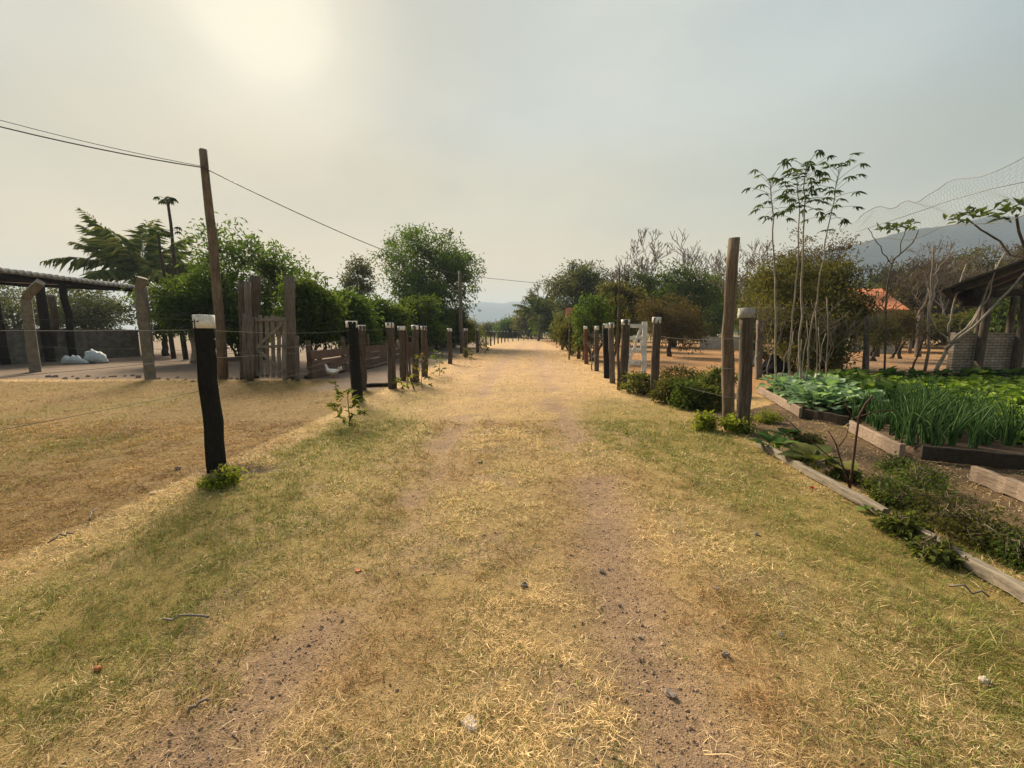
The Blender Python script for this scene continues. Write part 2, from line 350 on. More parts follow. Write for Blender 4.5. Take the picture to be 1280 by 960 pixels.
nx, ny = len(gx), len(gy); i = (np.arange(ny - 1)[:, None] * nx + np.arange(nx - 1)[None]).ravel()
me = npmesh('ground', np.stack([fx, fy, gz(fx, fy)], -1), np.stack([i, i + 1, i + nx + 1, i + nx], -1), None, None, palette(fx, fy))
m = MT('earth_and_straw', .95, .1); a = m.n('ShaderNodeAttribute', attribute_name='Col'); co = m.coord((1, 1, 1))
n1 = m.noise(co, 22, 8, .72); n2 = m.noise(co, 140, 4, .6); n3 = m.noise(co, 1.7, 5, .6)
c = m.mix(1.0, a.outputs['Color'], m.ramp(n1, [(.3, (.60, .58, .55)), (.55, (1, 1, 1)), (.75, (1.22, 1.2, 1.15))]), 'MULTIPLY')
c = m.mix(1.0, c, m.ramp(n2, [(.3, (.66, .65, .63)), (.7, (1.25, 1.23, 1.2))]), 'MULTIPLY')
c = m.mix(1.0, c, m.ramp(n3, [(.3, (.86, .85, .83)), (.7, (1.1, 1.08, 1.05))]), 'MULTIPLY')
m.col(c); ad = m.n('ShaderNodeMath', operation='ADD'); m.l(n1, ad.inputs[0]); m.l(n2, ad.inputs[1]); m.bump(ad.outputs[0], .8, .02)
me.materials.append(m.m); ground = link(bpy.data.objects.new('ground', me)); tag(ground, kind='structure')

# hills
def hill(name, x0, x1, y0, y1, hf, c0, c1, sc_=.02, nx=220, ny=50):
    xs = np.linspace(x0, x1, nx); ys = np.linspace(y0, y1, ny); XX, YY = np.meshgrid(xs, ys); x, y = XX.ravel(), YY.ravel()
    t = (y - y0) / (y1 - y0); prof = np.sin(np.pi * np.clip(t, 0, 1)) ** 1.15
    z = hf(x) * prof * (1 + .16 * (fbm(x * .008, y * .008, 5, 5) - .5)) + 6 * prof * (fbm(x * .06, y * .06, 9, 3) - .5) - .6
    i = (np.arange(ny - 1)[:, None] * nx + np.arange(nx - 1)[None]).ravel()
    me = npmesh(name, np.stack([x, y, z], -1), np.stack([i, i + 1, i + nx + 1, i + nx], -1))
    m = MT(name + '_cover', .95, .1); a = m.noise(m.coord((sc_, sc_, sc_)), 1, 8, .7); b = m.noise(m.coord((sc_ * 6,) * 3), 1, 6, .7)
    m.col(m.mix(.5, m.ramp(a, [(.35, c0), (.65, c1)]), m.ramp(b, [(.35, c0), (.65, c1)]))); m.bump(b, 1, 6); me.materials.append(m.m)
    return tag(link(bpy.data.objects.new(name, me)), kind='structure')
hill('hills', 250, 2150, 520, 975, lambda x: np.interp(x / .65, [380, 800, 950, 1130, 1270, 1450, 1700, 2300, 3300], [20, 133, 162, 190, 200, 207, 214, 195, 130]), (.014, .021, .016), (.04, .042, .028))
hill('hills', -1900, 3200, 2150, 3300, lambda x: np.interp(x, [-1900, -900, -400, -180, -60, 20, 110, 300, 900, 3200], [120, 150, 165, 196, 186, 196, 214, 235, 250, 120]), (.03, .04, .03), (.06, .07, .05))

# haze
hb = NB().box((0, 1550, 139), (7000, 3900, 280)); hm = bpy.data.materials.new('haze_air'); hm.use_nodes = True
hn = hm.node_tree.nodes; hn.remove(hn['Principled BSDF']); pv = hn.new('ShaderNodeVolumePrincipled')
pv.inputs['Color'].default_value = (.60, .77, 1.0, 1); pv.inputs['Density'].default_value = .00045; pv.inputs['Anisotropy'].default_value = 0
hm.node_tree.links.new(pv.outputs[0], hn['Material Output'].inputs['Volume'])
tag(hb.build('haze', hm, smooth=False), kind='stuff')

# ------------------------------------------------------------------ grass (uncountable)
def make_grass(n, y0, y1, seed):
    g = np.random.default_rng(seed)
    u = g.random(n); e = .55
    y = (y0 ** e + u * (y1 ** e - y0 ** e)) ** (1 / e); hw = 1.32 * y + 1.0
    x = (g.random(n) * 2 - 1) * hw
    dirt, green, yard, field, soil, lawn, n1, n2, n3 = zones(x, y)
    p = (1 - .93 * np.clip(dirt * 1.15, 0, 1)) * (1 - yard) * (1 - .75 * field) * (1 - .86 * soil) * (.45 + .75 * np.clip((n3 - .25) * 2, 0, 1)) * np.clip(.15 + 2.6 * (fbm(x * 7, y * 7, 77, 3) - .28), .12, 1.1) * np.where(y < 7, np.clip(.1 + 2.4 * (vnoise(x * 24, y * 24, 78) - .12), .1, 1.15), 1)
    k = g.random(n) < p; x, y = x[k], y[k]; dirt, green, lawn, field, n3, n2 = dirt[k], green[k], lawn[k], field[k], n3[k], n2[k]; n = len(x)
    isg = g.random(n) < np.clip(green * .85 + .03, 0, 1)
    ln = g.gamma(5, .0074, n) * (1 + .03 * y) * (.8 + .5 * n3) * np.where(isg, 1.1, .95); wd = np.maximum(.0018, .00078 * y) * (.7 + .6 * g.random(n))
    ln = ln * np.where(g.random(n) < .025, 2.3, 1) * np.where(g.random(n) < .35, .6, 1); wd = wd * np.where(g.random(n) < .12, 1.7, 1)
    az = g.random(n) * 2 * np.pi; tilt = np.where(isg, g.uniform(.35, 1.35, n), g.uniform(.8, 1.55, n))
    d = np.stack([np.cos(az) * np.sin(tilt), np.sin(az) * np.sin(tilt), np.cos(tilt)], -1)
    t2 = np.minimum(tilt + g.uniform(.0, .7, n), 1.9); az2 = az + g.normal(0, .35, n)
    d2 = np.stack([np.cos(az2) * np.sin(t2), np.sin(az2) * np.sin(t2), np.cos(t2)], -1)
    sdv = np.stack([-np.sin(az), np.cos(az), g.normal(0, .5, n)], -1); sdv = unit(sdv)
    lift = np.where((g.random(n) < .35) & ~isg, g.uniform(0, .02, n), 0)
    b = np.stack([x, y, gz(x, y) - .002 + lift], -1); mid = b + d * (ln * .55)[:, None]; tip = mid + d2 * (ln * .5)[:, None]
    tip[:, 2] = np.maximum(tip[:, 2], b[:, 2] + .003); wv = wd[:, None]
    V = np.stack([b - sdv * wv * .5, b + sdv * wv * .5, mid + sdv * wv * .45, mid - sdv * wv * .45, tip], 1).reshape(-1, 3)
    o = np.arange(n) * 5; Q = np.stack([o, o + 1, o + 2, o + 3], -1); T = np.stack([o + 3, o + 2, o + 4], -1)
    r = g.random(n)[:, None]; r2 = g.random(n)[:, None]
    straw = A_([.55, .395, .19]) * (1 - r) + A_([.90, .71, .42]) * r; straw = np.where(r2 < .24, straw * A_([.62, .55, .5]), straw)
    straw = np.where(r2 > .93, straw * A_([.33, .28, .25]), straw)
    straw = np.where(lawn[:, None] > .5, straw * A_([.56, .475, .335]), straw)
    straw = straw * (1 - .25 * field[:, None] * A_([.2, 1, 1.6]))
    pt = fbm(x * 1.9 + 3, y * 1.5, 91, 4); straw = straw * (1 - .42 * np.clip((pt - .50) * 6, 0, 1)[:, None] * A_([.75, 1., 1.15])) * (.90 + .30 * np.clip((.47 - pt) * 6, 0, 1)[:, None])
    gr = A_([.085, .12, .02]) * (1 - r) + A_([.28, .31, .07]) * r; gr = np.where(r2 < .3, gr * .5 + straw * .4, gr)
    c = np.where(isg[:, None], gr, straw)
    return V, Q, T, np.repeat(c, 5, 0)
GA = make_grass(1050000, .95, 7.0, 5); GB = make_grass(360000, 5.4, 34, 6); k_ = len(GA[0])
V = np.vstack([GA[0], GB[0]]); Q = np.vstack([GA[1], GB[1] + k_]); T = np.vstack([GA[2], GB[2] + k_]); c = np.vstack([GA[3], GB[3]])
me = npmesh('grass', V, Q, T, None, c)
m = MT('grass_blade', .7, .2); a = m.n('ShaderNodeAttribute', attribute_name='Col'); m.col(a.outputs['Color'])
tr = m.n('ShaderNodeBsdfTranslucent'); m.l(m.mix(1.0, a.outputs['Color'], (1.2, 1.15, .8), 'MULTIPLY'), tr.inputs[0]); mx = m.n('ShaderNodeMixShader'); mx.inputs[0].default_value = .3
m.l(m.b.outputs[0], mx.inputs[1]); m.l(tr.outputs[0], mx.inputs[2]); m.l(mx.outputs[0], m.N['Material Output'].inputs[0])
me.materials.append(m.m); tag(link(bpy.data.objects.new('grass', me)), 'short dry straw and green grass covering the track verges and lawn', 'grass', kind='stuff')

def make_grit(n, seed):
    g = np.random.default_rng(seed); y = (.95 ** .5 + g.random(n) * (16 ** .5 - .95 ** .5)) ** 2; x = (g.random(n) * 2 - 1) * (1.32 * y + 1)
    dirt, green, yard, field, soil, lawn, n1, n2, n3 = zones(x, y); k = g.random(n) < np.clip(dirt * .9 + .02 + .7 * soil * (n3 > .45), 0, 1) * (1 - yard) * (1 - sst(4, 9, y)); x, y = x[k], y[k]; dk = soil[k]; n = len(x)
    s = np.minimum(g.gamma(1.1, .0015, n) + .0012, .012); O = A_([[1, 0, 0], [0, 1, 0], [-1, 0, 0], [0, -1, 0], [0, 0, .8], [0, 0, -.8]], float)
    a = g.random(n) * 6.28; V = O[None] * (1 + g.normal(0, .25, (n, 6, 1))); ca, sa = np.cos(a)[:, None], np.sin(a)[:, None]
    V = np.stack([V[..., 0] * ca - V[..., 1] * sa, V[..., 0] * sa + V[..., 1] * ca, V[..., 2]], -1) * s[:, None, None] * A_([1.2, .95, .8]); V = V + np.stack([x, y, gz(x, y) + s * .3], -1)[:, None]
    F = A_([[0, 1, 4], [1, 2, 4], [2, 3, 4], [3, 0, 4], [1, 0, 5], [2, 1, 5], [3, 2, 5], [0, 3, 5]]); T = (F[None] + np.arange(n)[:, None, None] * 6).reshape(-1, 3)
    r = g.random((n, 1)); c = A_([.19, .125, .085]) * (1 - r) + A_([.36, .25, .175]) * r; c = np.where(g.random((n, 1)) < .04, A_([.30, .28, .27]), c); c = np.where(dk[:, None] > .5, c * A_([.45, .42, .40]), c)
    return V.reshape(-1, 3), T, np.repeat(c, 6, 0)
V, T, c = make_grit(240000, 8); me = npmesh('gravel', V, None, T, None, c, False)
m = MT('grit', .95, .1); a = m.n('ShaderNodeAttribute', attribute_name='Col'); m.col(a.outputs['Color']); me.materials.append(m.m); tag(link(bpy.data.objects.new('gravel', me)), 'loose crumbs of earth and grit in the bare ruts of the track', 'gravel', kind='stuff')

# ================================================================== builders
def dirs(n, g, zmin=-1.):
    z = g.uniform(zmin, 1, n); a = g.random(n) * 2 * np.pi; s_ = np.sqrt(1 - z * z); return np.stack([s_ * np.cos(a), s_ * np.sin(a), z], -1)
def curve(a, b, sag=0., n=6, side=None, wob=0., g=None):
    t = np.linspace(0, 1, n)[:, None]; a, b = A_(a, float), A_(b, float); P = a + (b - a) * t
    P[:, 2] -= sag * 4 * (t * (1 - t))[:, 0]
    if side is not None: P = P + A_(side, float) * 4 * (t * (1 - t))
    if wob: q = (g or rng).normal(0, wob, P.shape); q[0] = q[-1] = 0; P = P + q
    return P
def gtree(name, label, cat, base, trunk_h, blobs, ncl, nleaf, leaf, mat, bark='bark', r0=.16, clump=.35, seed=0, group=None, hole=.35, lean=(0, 0), stems=1, limbs=7, down=.25, wfrac=.42, low=False):
    """a tree or shrub: tapering trunk and limbs, crown of leaf clumps with gaps. blobs: ellipsoids (x,y,z,rx,ry,rz) about the base"""
    g = np.random.default_rng(seed); base = A_(base, float)
    if len(base) == 2: base = A_([*base, 0.]);
    base[2] = float(gz(base[0], base[1]))
    root = empty(name, base, label, cat, group)
    bl = A_(blobs, float); vol = bl[:, 3] * bl[:, 4] * bl[:, 5]
    pick = g.choice(len(bl), ncl, p=vol / vol.sum()); d = dirs(ncl, g, -.9); rad = g.random(ncl) ** (1 / 2.6)
    rad = rad * (1 + .22 * (fbm(d[:, 0] * 2.2 + seed, d[:, 2] * 2.2 + d[:, 1], seed + 3, 3) - .5) * 2)
    C = bl[pick, :3] + d * rad[:, None] * bl[pick, 3:]
    sc_ = max(bl[:, 3:].mean(), .3); k = fbm(C[:, 0] / sc_ * 2.1 + 7, C[:, 2] / sc_ * 2.1 + C[:, 1] / sc_, seed + 11, 3) > hole * .95
    C = C[k]; C[:, 2] = np.maximum(C[:, 2], .05)
    T = NB(); top = A_([lean[0], lean[1], trunk_h]); cen = (bl[:, :3] * vol[:, None]).sum(0) / vol.sum()
    roots = []
    for s_ in range(stems):
        o = A_([*(g.normal(0, r0 * 1.6, 2) if stems > 1 else (0, 0)), -.05]); tp = top + (A_([*g.normal(0, .3 * trunk_h, 2), 0]) if stems > 1 else 0)
        P = curve(o, tp, 0, 6, None, r0 * .18, g); T.tube(P, np.linspace(r0 * 1.25, r0 * .72, 6), 8, True, .5, .1, seed + s_); roots.append(tp)
    hubs = []
    for i in range(limbs):
        b = roots[i % len(roots)]; q = C[g.integers(len(C))]; e = b + (q - b) * g.uniform(.55, .85)
        P = curve(b, e, -.12 * np.linalg.norm(e - b), 6, None, .04 * np.linalg.norm(e - b), g)
        T.tube(P, np.linspace(r0 * .55, r0 * .14, 6), 6, True, .5, .08, seed + i); hubs += list(P[2:])
    hubs = A_(hubs)
    for q in C[:: max(1, len(C) // 160)]:
        j = ((hubs - q) ** 2).sum(1).argmin(); P = curve(hubs[j], q, -.05, 4, None, .03, g); T.tube(P, np.linspace(r0 * .12 + .003, r0 * .04 + .002, 4), 4, False)
    T.build('trunk', M[bark], root)
    n = len(C) * nleaf; cc = np.repeat(C, nleaf, 0)
    csz = np.repeat(g.uniform(.5, 1.45, len(C)), nleaf)
    p = cc + np.clip(g.normal(0, 1, (n, 3)), -1.55, 1.55) * A_([1.05, 1.05, .62]) * clump * csz[:, None]
    if low: p[:, 2] = np.abs(p[:, 2])
    outw = unit(p - cen + 1e-6); d = unit(outw * .6 + dirs(n, g) * .8 + A_([0, 0, -down])); nr = unit(A_([0, 0, 1.]) + dirs(n, g) * .75)
    ct = np.repeat(g.random(len(C)), nleaf); B = NB()
    B.leaves(p, d, nr, leaf * g.uniform(.65, 1.3, n), leaf * wfrac * g.uniform(.7, 1.2, n), np.clip(.45 * ct + .55 * g.random(n), 0, 1))
    B.build('crown', M[mat], root, smooth=False); return root
def baretree(name, label, cat, base, H, r0, seed, mat='twig', spread=.55, lv=6, group=None, lean=(0, 0), tuft=None, kids=(2, 3), split=.28):
    g = np.random.default_rng(seed); base = A_([base[0], base[1], float(gz(base[0], base[1]))]); root = empty(name, base, label, cat, group)
    B = NB(); rmin = max(.006, .26 * base[1] / FPX); st = [(A_([0, 0, -.05]), unit(A_([lean[0], lean[1], 1.])), H * split, r0, 0)]; tips = []
    while st:
        p, d, ln, r, l = st.pop(); ln = ln * g.uniform(.75, 1.2); e = p + d * ln + g.normal(0, .03 * ln, 3)
        B.tube(curve(p, e, -.03 * ln, 4, None, .035 * ln, g), np.maximum(np.linspace(r, r * .68, 4), rmin), 7 if l < 2 else 4, l == 0)
        if l >= lv: tips.append((e, d)); continue
        for i in range(g.integers(kids[0], kids[1] + 1)):
            nd = unit(d + dirs(1, g, -.3)[0] * spread * (1 + .12 * l) + A_([0, 0, .16])); st.append((e if i else e, nd, ln * g.uniform(.62, .9), r * g.uniform(.5, .68), l + 1))
    B.build('trunk', M[mat], root)
    if tuft:
        tp = A_([t[0] for t in tips]); n = len(tp) * tuft[1]; K = NB(); cc = np.repeat(tp, tuft[1], 0)
        K.leaves(cc + g.normal(0, tuft[3], (n, 3)), dirs(n, g, -.6), unit(A_([0, 0, 1.]) + dirs(n, g) * .6), tuft[2] * g.uniform(.6, 1.2, n), tuft[2] * .4); K.build('crown', M[tuft[0]], root, smooth=False)
    return root
def palm(name, label, base, H, nf, fl, seed, group=None, r=.16):
    g = np.random.default_rng(seed); base = A_([base[0], base[1], 0.]); root = empty(name, base, label, 'palm tree', group)
    T = NB(); P = curve((0, 0, -.1), (.25, 0, H), 0, 9, (.15, 0, 0)); T.tube(P, np.linspace(r * 1.4, r * .8, 9), 10, True, .5, .06, seed); T.build('trunk', M['palmtrunk'], root)
    for i in range(nf):
        az = i * 2.399 + g.normal(0, .15); up = .42 + 1.15 * (i / nf) + g.normal(0, .08); L_ = fl * g.uniform(.8, 1.1)
        h = A_([math.cos(az), math.sin(az), 0]); t = np.linspace(0, 1, 16)
        an = up - t * (1.2 + .5 * g.random()) * (.85 if up < 1 else .55); st = L_ / 15
        pts = A_([.25, 0, H]) + np.cumsum(np.vstack([np.zeros(3), (np.cos(an[:-1])[:, None] * h + np.sin(an[:-1])[:, None] * A_([0, 0, 1])) * st]), 0)
        B = NB(); B.tube(pts, np.linspace(.03, .006, 16), 4, False, .3)
        m = 36; tt = np.linspace(.14, .99, m); c = np.stack([np.interp(tt, t, pts[:, k]) for k in range(3)], -1); tg = unit(np.stack([np.interp(tt, t, np.gradient(pts[:, k])) for k in range(3)], -1)); sd_ = unit(np.cross(tg, A_([0, 0, 1.])))
        for sg in (-1, 1):
            d = unit(sd_ * sg * .8 + tg * .75 + A_([0, 0, -.25]) + g.normal(0, .2, (m, 3))); ll = fl * .25 * np.sin(np.pi * (.12 + .8 * tt)) * g.uniform(.8, 1.1, m)
            B.leaves(c, d, np.tile(A_([0, 0, 1.]), (m, 1)), ll, .012 * fl / 2.5, None, .1, .45)
        B.build('frond', M['palmleaf'], root, smooth=False)
    return root
def papaya(label, base, H, seed, tiers, lf=.5):
    g = np.random.default_rng(seed); base = A_([base[0], base[1], 0.]); root = empty('papaya_tree', base, label, 'papaya tree', 'thin papaya trees behind the shed')
    T = NB(); T.tube(curve((0, 0, -.1), (-.15, 0, H), 0, 8, None, .04, g), np.linspace(.13, .06, 8), 8, True, .5, .07, seed); T.build('trunk', M['bark'], root)
    B = NB()
    for (z, n, rr) in tiers:
        c = A_([-.15 * z / H, 0, z])
        for i in range(n):
            az = i * 2.399 + g.normal(0, .2); el_ = g.uniform(-.3, .7); d = A_([math.cos(az) * math.cos(el_), math.sin(az) * math.cos(el_), math.sin(el_)])
            e = c + d * rr * g.uniform(.7, 1.1); B.tube(curve(c, e, -.06, 4), (.014, .012, .01, .008), 4, False, .6)
            m = 9; fan = np.linspace(-2.4, 2.4, m); hd = unit(A_([d[0], d[1], 0])); sd_ = A_([-hd[1], hd[0], 0])
            dd = np.cos(fan)[:, None] * hd + np.sin(fan)[:, None] * sd_ + A_([0, 0, -.55])
            B.leaves(np.tile(e, (m, 1)), dd, np.tile(A_([0, 0, 1.]), (m, 1)), lf * g.uniform(.8, 1.1, m), lf * .3, g.random(), .15, .35)
    B.build('crown', M['papaya'], root, smooth=False); return root
def post(pxt, pyt, pxb, pyb, wpx, mat, label, group, cap=None, nails=False, square=False, seed=0, name='fence_post', Y=None, cap_h=.09, bend=0.):
    b = G(pxb, pyb) if Y is None else at(pxb, 416, Y) * A_([1, 1, 0]); b[2] = float(gz(b[0], b[1])); t = at(pxt, pyt, b[1]) - b; r = wpx / 2 / FPX * b[1] / math.hypot(1, b[0] / b[1]); H = t[2]
    g = np.random.default_rng(seed + 1000); n = 9; k = 4 if square else 11
    B = NB(); z = np.linspace(-.12, H, n); P = np.stack([t[0] * z / H + g.normal(0, r * .05, n) + bend * np.sin(np.pi * np.clip(z / H, 0, 1)), t[1] * z / H + g.normal(0, r * .05, n), z], -1)
    ra = r * (1 + .02 * np.sin(z * 3 + seed)) * np.linspace(1.04, .96, n); B.tube(P, ra, k, True, .5, .10, seed)
    o = B.build(name, M[mat], None, None); o.location = Vector(b); tag(o, label, 'post', group)
    if cap:
        c = NB(); zz = A_([H - cap_h, H - cap_h * .5, H + .008, H + .011]); tp = P[-1] * 1.0
        Pc = np.stack([np.interp(zz, z, P[:, 0]), np.interp(zz, z, P[:, 1]), zz], -1); c.tube(Pc, A_([1.06, 1.03, 1.05, .93]) * r * 1.02, 7, True, .5, .07, seed + 5)
        cp = c.build('cap', M[cap], o)
        if nails:
            for a in (-1.9, -1.35):
                q = NB(); d = A_([math.cos(a), math.sin(a), 0]); s0 = A_([tp[0], tp[1], H - cap_h * .45]) + d * r * 1.1; q.tube([s0, s0 + d * .02, s0 + d * .024], (.009, .009, .004), 6); q.build('nail', M['nail'], cp)
    return o, b, H
def rope(name, P, r, mat, label, cat, group=None, k=5):
    B = NB(); B.tube(P, r, k); o = B.build(name, M[mat], None, P[0]); return tag(o, label, cat, group)
def rock(p, s, mat, label, cat, group=None, seed=0, name='rock', flat=.6):
    g = np.random.default_rng(seed); n, k = 6, 9; V = []
    for i in range(n):
        th = np.pi * i / (n - 1); V += [[math.sin(th) * math.cos(a), math.sin(th) * math.sin(a), math.cos(th)] for a in np.arange(k) * 2 * np.pi / k]
    V = A_(V); V = np.sign(V) * np.abs(V) ** .8; V *= 1 + g.normal(0, .17, (n * k, 1)); V = V * A_([1, g.uniform(.6, .9), flat]) * s * .62
    i = np.arange(n - 1)[:, None] * k; j = np.arange(k)[None]; j2 = (j + 1) % k; Q = np.stack([i + j, i + k + j, i + k + j2, i + j2], -1).reshape(-1, 4)
    a = g.random() * 6.28; V = np.stack([V[:, 0] * math.cos(a) - V[:, 1] * math.sin(a), V[:, 0] * math.sin(a) + V[:, 1] * math.cos(a), V[:, 2]], -1)
    o = NB().add(V, Q).build(name, M[mat], None, None, False); o.location = (p[0], p[1], float(gz(p[0], p[1])) + s * flat * .2 + .006); return tag(o, label, cat, group)
def sheetleaf(B, base, az, el0, L_, W_, droop, g, wave=.12, v=None, nu=6, nv=4, pet=.25, cup=.15, tip=.8):
    """a broad curved leaf with a rippled edge on a stalk"""
    h = A_([math.cos(az), math.sin(az), 0]); s_ = A_([-h[1], h[0], 0]); t = np.linspace(0, 1, nu); an = el0 - t * droop
    d = np.cos(an)[:, None] * h + np.sin(an)[:, None] * A_([0, 0, 1]); pts = base + np.cumsum(np.vstack([np.zeros(3), d[:-1] * L_ / (nu - 1)]), 0)
    nrm_ = np.cross(s_, d) * -1; nrm_ = np.where(nrm_[:, 2:3] < 0, -nrm_, nrm_)
    wd = np.where(t < pet, .07, np.sin(np.pi * np.clip((t - pet) / (1 - pet), 0, 1) ** tip * .93 + .12)) * W_ / 2
    u = np.linspace(-1, 1, nv * 2 - 1); V = pts[:, None] + u[None, :, None] * wd[:, None, None] * s_ + (np.abs(u)[None, :] ** 1.5 * wd[:, None] * (cup + wave * 2.2 * g.normal(0, 1, (nu, len(u)))) )[..., None] * nrm_[:, None]
    k = len(u); i = np.arange(nu - 1)[:, None] * k; j = np.arange(k - 1)[None]; Q = np.stack([i + j, i + j + 1, i + k + j + 1, i + k + j], -1).reshape(-1, 4)
    vv = g.random() if v is None else v
    B.add(V.reshape(-1, 3), Q, None, np.clip(vv + .15 * (np.abs(u)[None, :].repeat(nu, 0).ravel() < .2), 0, 1))

# ================================================================== left fence line along the track
GL = 'white capped posts along the left of the track'
LP = [  # top x,y  base x,y  width  material label
 (253, 395, 270, 586, 25, 'charwood', 'nearest black fence post on the left, wrapped look with a square white plastic cap'),
 (440, 402, 447, 502, 13.5, 'charwood', 'black white-capped post behind the leafy sapling, right of the hen'),
 (452, 407, 454, 487, 9, 'darkwood', 'brown white-capped post half hidden close behind a black post near the hen'),
 (487, 404, 490, 486, 10, 'darkwood', 'dark white-capped post with a thin pale pipe standing along its right side'),
 (502, 408, 504, 476, 8.5, 'postwood', 'brown white-capped gate post with thin sticks leaning in front of it'),
 (519, 407, 520, 478, 8.5, 'darkwood', 'dark white-capped post with a yellowish sapling at its foot'),
 (530, 408, 531, 471, 7.5, 'postwood', 'brown white-capped post at the right end of the cluster of posts on the left'),
 (562, 411, 563, 455, 5.5, 'darkwood', 'lone dark white-capped post just behind a small dark sapling'),
 (582, 411, 583, 447, 4.6, 'postwood', 'brown white-capped post beside the foot of the far utility pole'),
 (596, 411, 597, 441, 3.6, 'postwood', 'white-capped post in front of the yellow-green bush at the left of the track'),
]
posts = []
for i, (a, b, c, d, w_, mt, lb) in enumerate(LP):
    o, bb, H = post(a, b, c, d, w_, mt, lb, GL, 'white', i < 2, False, i, cap_h=.13 if i == 0 else .12); posts.append((bb, H))
far = [(607.5, 42), (613.5, 47), (618, 52), (622.5, 57), (627, 61), (631, 65), (635, 69), (641, 73), (648, 77), (655, 81), (660, 84), (665, 87), (670, 90), (675, 93)]
nth = 'first second third fourth fifth sixth seventh eighth ninth tenth eleventh twelfth thirteenth fourteenth'.split()
for i, (px, Y) in enumerate(far):
    b = at(px, 416, Y); hpx = 1.75; yt = 416 - (1.72 - 1.5) / Y * FPX
    post(px, yt, px, 430, .17 * FPX / Y, 'darkwood', f'{nth[i]} from left of the far white-capped posts curving across the track end', GL, 'white', False, False, 40 + i, Y=Y)
# pole and sticks at the yard entrance
rope('pipe', curve(G(494, 485), at(489, 405, 11.3), 0, 4), .03, 'concrete', 'thin pale pipe standing along a dark white-capped post', 'pipe')
rope('stick', curve(G(518, 487), at(497, 425, 11.6), 0, 5, None, .01), .022, 'darkwood', 'dark stick leaning diagonally in front of the entrance posts', 'stick')
rope('stick', curve(G(515, 477), at(508, 417, 12.6), 0, 5, None, .012), .03, 'redwood', 'reddish brown stick standing between the entrance posts', 'stick')
rope('stick', curve(G(510, 476), at(507, 408, 12.9), 0, 5, None, .012), .028, 'greywood', 'pale grey thin stick standing behind the reddish stick', 'stick')
rope('log', curve(G(458, 484) + A_([0, 0, .05]), G(487, 483) + A_([0, 0, .05]), 0, 5, None, .01), .055, 'beam', 'dark log lying across the yard entrance between two posts', 'log', None, 8)
# strands of wire on the left
pA = A_([-3.36, .1, 0]); p0, h0 = posts[0]; p1, h1 = posts[1]; p3, h3 = posts[3]
hidden, _, _ = post(640, 395, 640, 585, 25, 'charwood', 'black post', GL, None, Y=4.6) if False else (None, None, None)
for z, nm in ((1.56, 'top'), (1.26, 'middle'), (.92, 'lowest')):
    rope('fence_wire', np.vstack([curve(pA + [0, 0, z], p0 + [-.02, -.11, z], .03, 8), curve(p0 + [-.02, .11, z], p1 + [-.02, -.1, z], .05, 10)[1:]]), .0023, 'wire', f'{nm} wire strand running past the nearest black post on the left', 'wire', 'wires of the left fence')
    rope('fence_wire', np.vstack([curve(p1 + [-.02, .1, z + .02], p3 + [0, -.1, z + .02], .03, 6)]), .003, 'wire', f'{nm} wire strand between the post by the hen and the post with the pale pipe', 'wire', 'wires of the left fence')
    rope('fence_wire', np.vstack([posts[k][0] + [0, 0, z + (.0 if k % 2 else .02)] for k in (6, 7, 8, 9)]), .003, 'wire', f'{nm} wire strand along the farther left posts', 'wire', 'wires of the left fence')
# saplings along the left fence
def sapling(px, py, hpx, n, leaf, mat, label, seed, wd=.5, group='saplings planted along the left fence'):
    b = G(px, py); H = hpx / FPX * b[1]; g = np.random.default_rng(seed); b[2] = gz(b[0], b[1]); root = empty('sapling', b, label, 'sapling', group)
    T = NB(); T.tube(curve((0, 0, -.03), (g.normal(0, .03), 0, H), 0, 6, None, .012, g), np.linspace(.011, .005, 6), 5); T.build('stem', M['stem'], root)
    B = NB(); m = n * 3; z = np.repeat(np.linspace(.12, 1, n), 3) * H; az = g.random(m) * 6.28; e = g.uniform(-.1, .6, m); d = np.stack([np.cos(az) * np.cos(e), np.sin(az) * np.cos(e), np.sin(e)], -1)
    p = np.stack([0 * z, 0 * z, z], -1) + d * g.uniform(.02, wd * H * .4, m)[:, None]; nr = np.tile(A_([0, 0, 1.]), (m, 1))
    for j in range(4): B.leaves(p + d * j * leaf * .25, d + g.normal(0, .5, (m, 3)), nr + g.normal(0, .2, (m, 3)), leaf * g.uniform(.7, 1.2, m), leaf * .42)
    B.build('foliage', M[mat], root, smooth=False); return root
sapling(436, 532, 44, 9, .13, 'weed', 'knee-high leafy green sapling at the left track edge before the second black post', 1, .85)
sapling(549, 470, 29, 8, .14, 'mango', 'small dark sapling left of the lone white-capped post', 2, .6)
sapling(503, 487, 10, 4, .16, 'fern', 'low yellowish sapling at the foot of the entrance posts', 3, 1.6)
sapling(528, 485, 40, 8, .12, 'citrus', 'thin yellow-green sapling leaning at the right end of the post cluster', 4, .5)
sapling(586, 449, 12, 5, .2, 'olive', 'tiny olive sapling at the foot of the brown post by the far pole', 6, .8)
sapling(605, 441, 10, 5, .25, 'olive', 'tiny olive sapling just before the far white-capped row', 7, .8)
gtree('bush', 'yellow-green bush behind the white-capped post left of the track end', 'bush', at(598, 416, 40) * A_([1, 1, 0]), .5, [(0, 0, 1.1, 1.1, .8, 1.0)], 60, 26, .16, 'fern', r0=.04, clump=.22, seed=55)
def weed(px, py, wpx, hpx, mat, label, seed, dens=1., leaf=.06, group=None, z0=0, name='weed'):
    b = G(px, py); k = b[1] / FPX; return gtree(name, label, 'weed', (b[0], b[1]), hpx * k * .3, [(0, 0, hpx * k * .45, wpx * k * .5, wpx * k * .42, hpx * k * .5)], int(46 * dens), 24, leaf, mat, 'stem', .007, wpx * k * .07 + .02, seed, group, .2, stems=5, limbs=9, low=True)
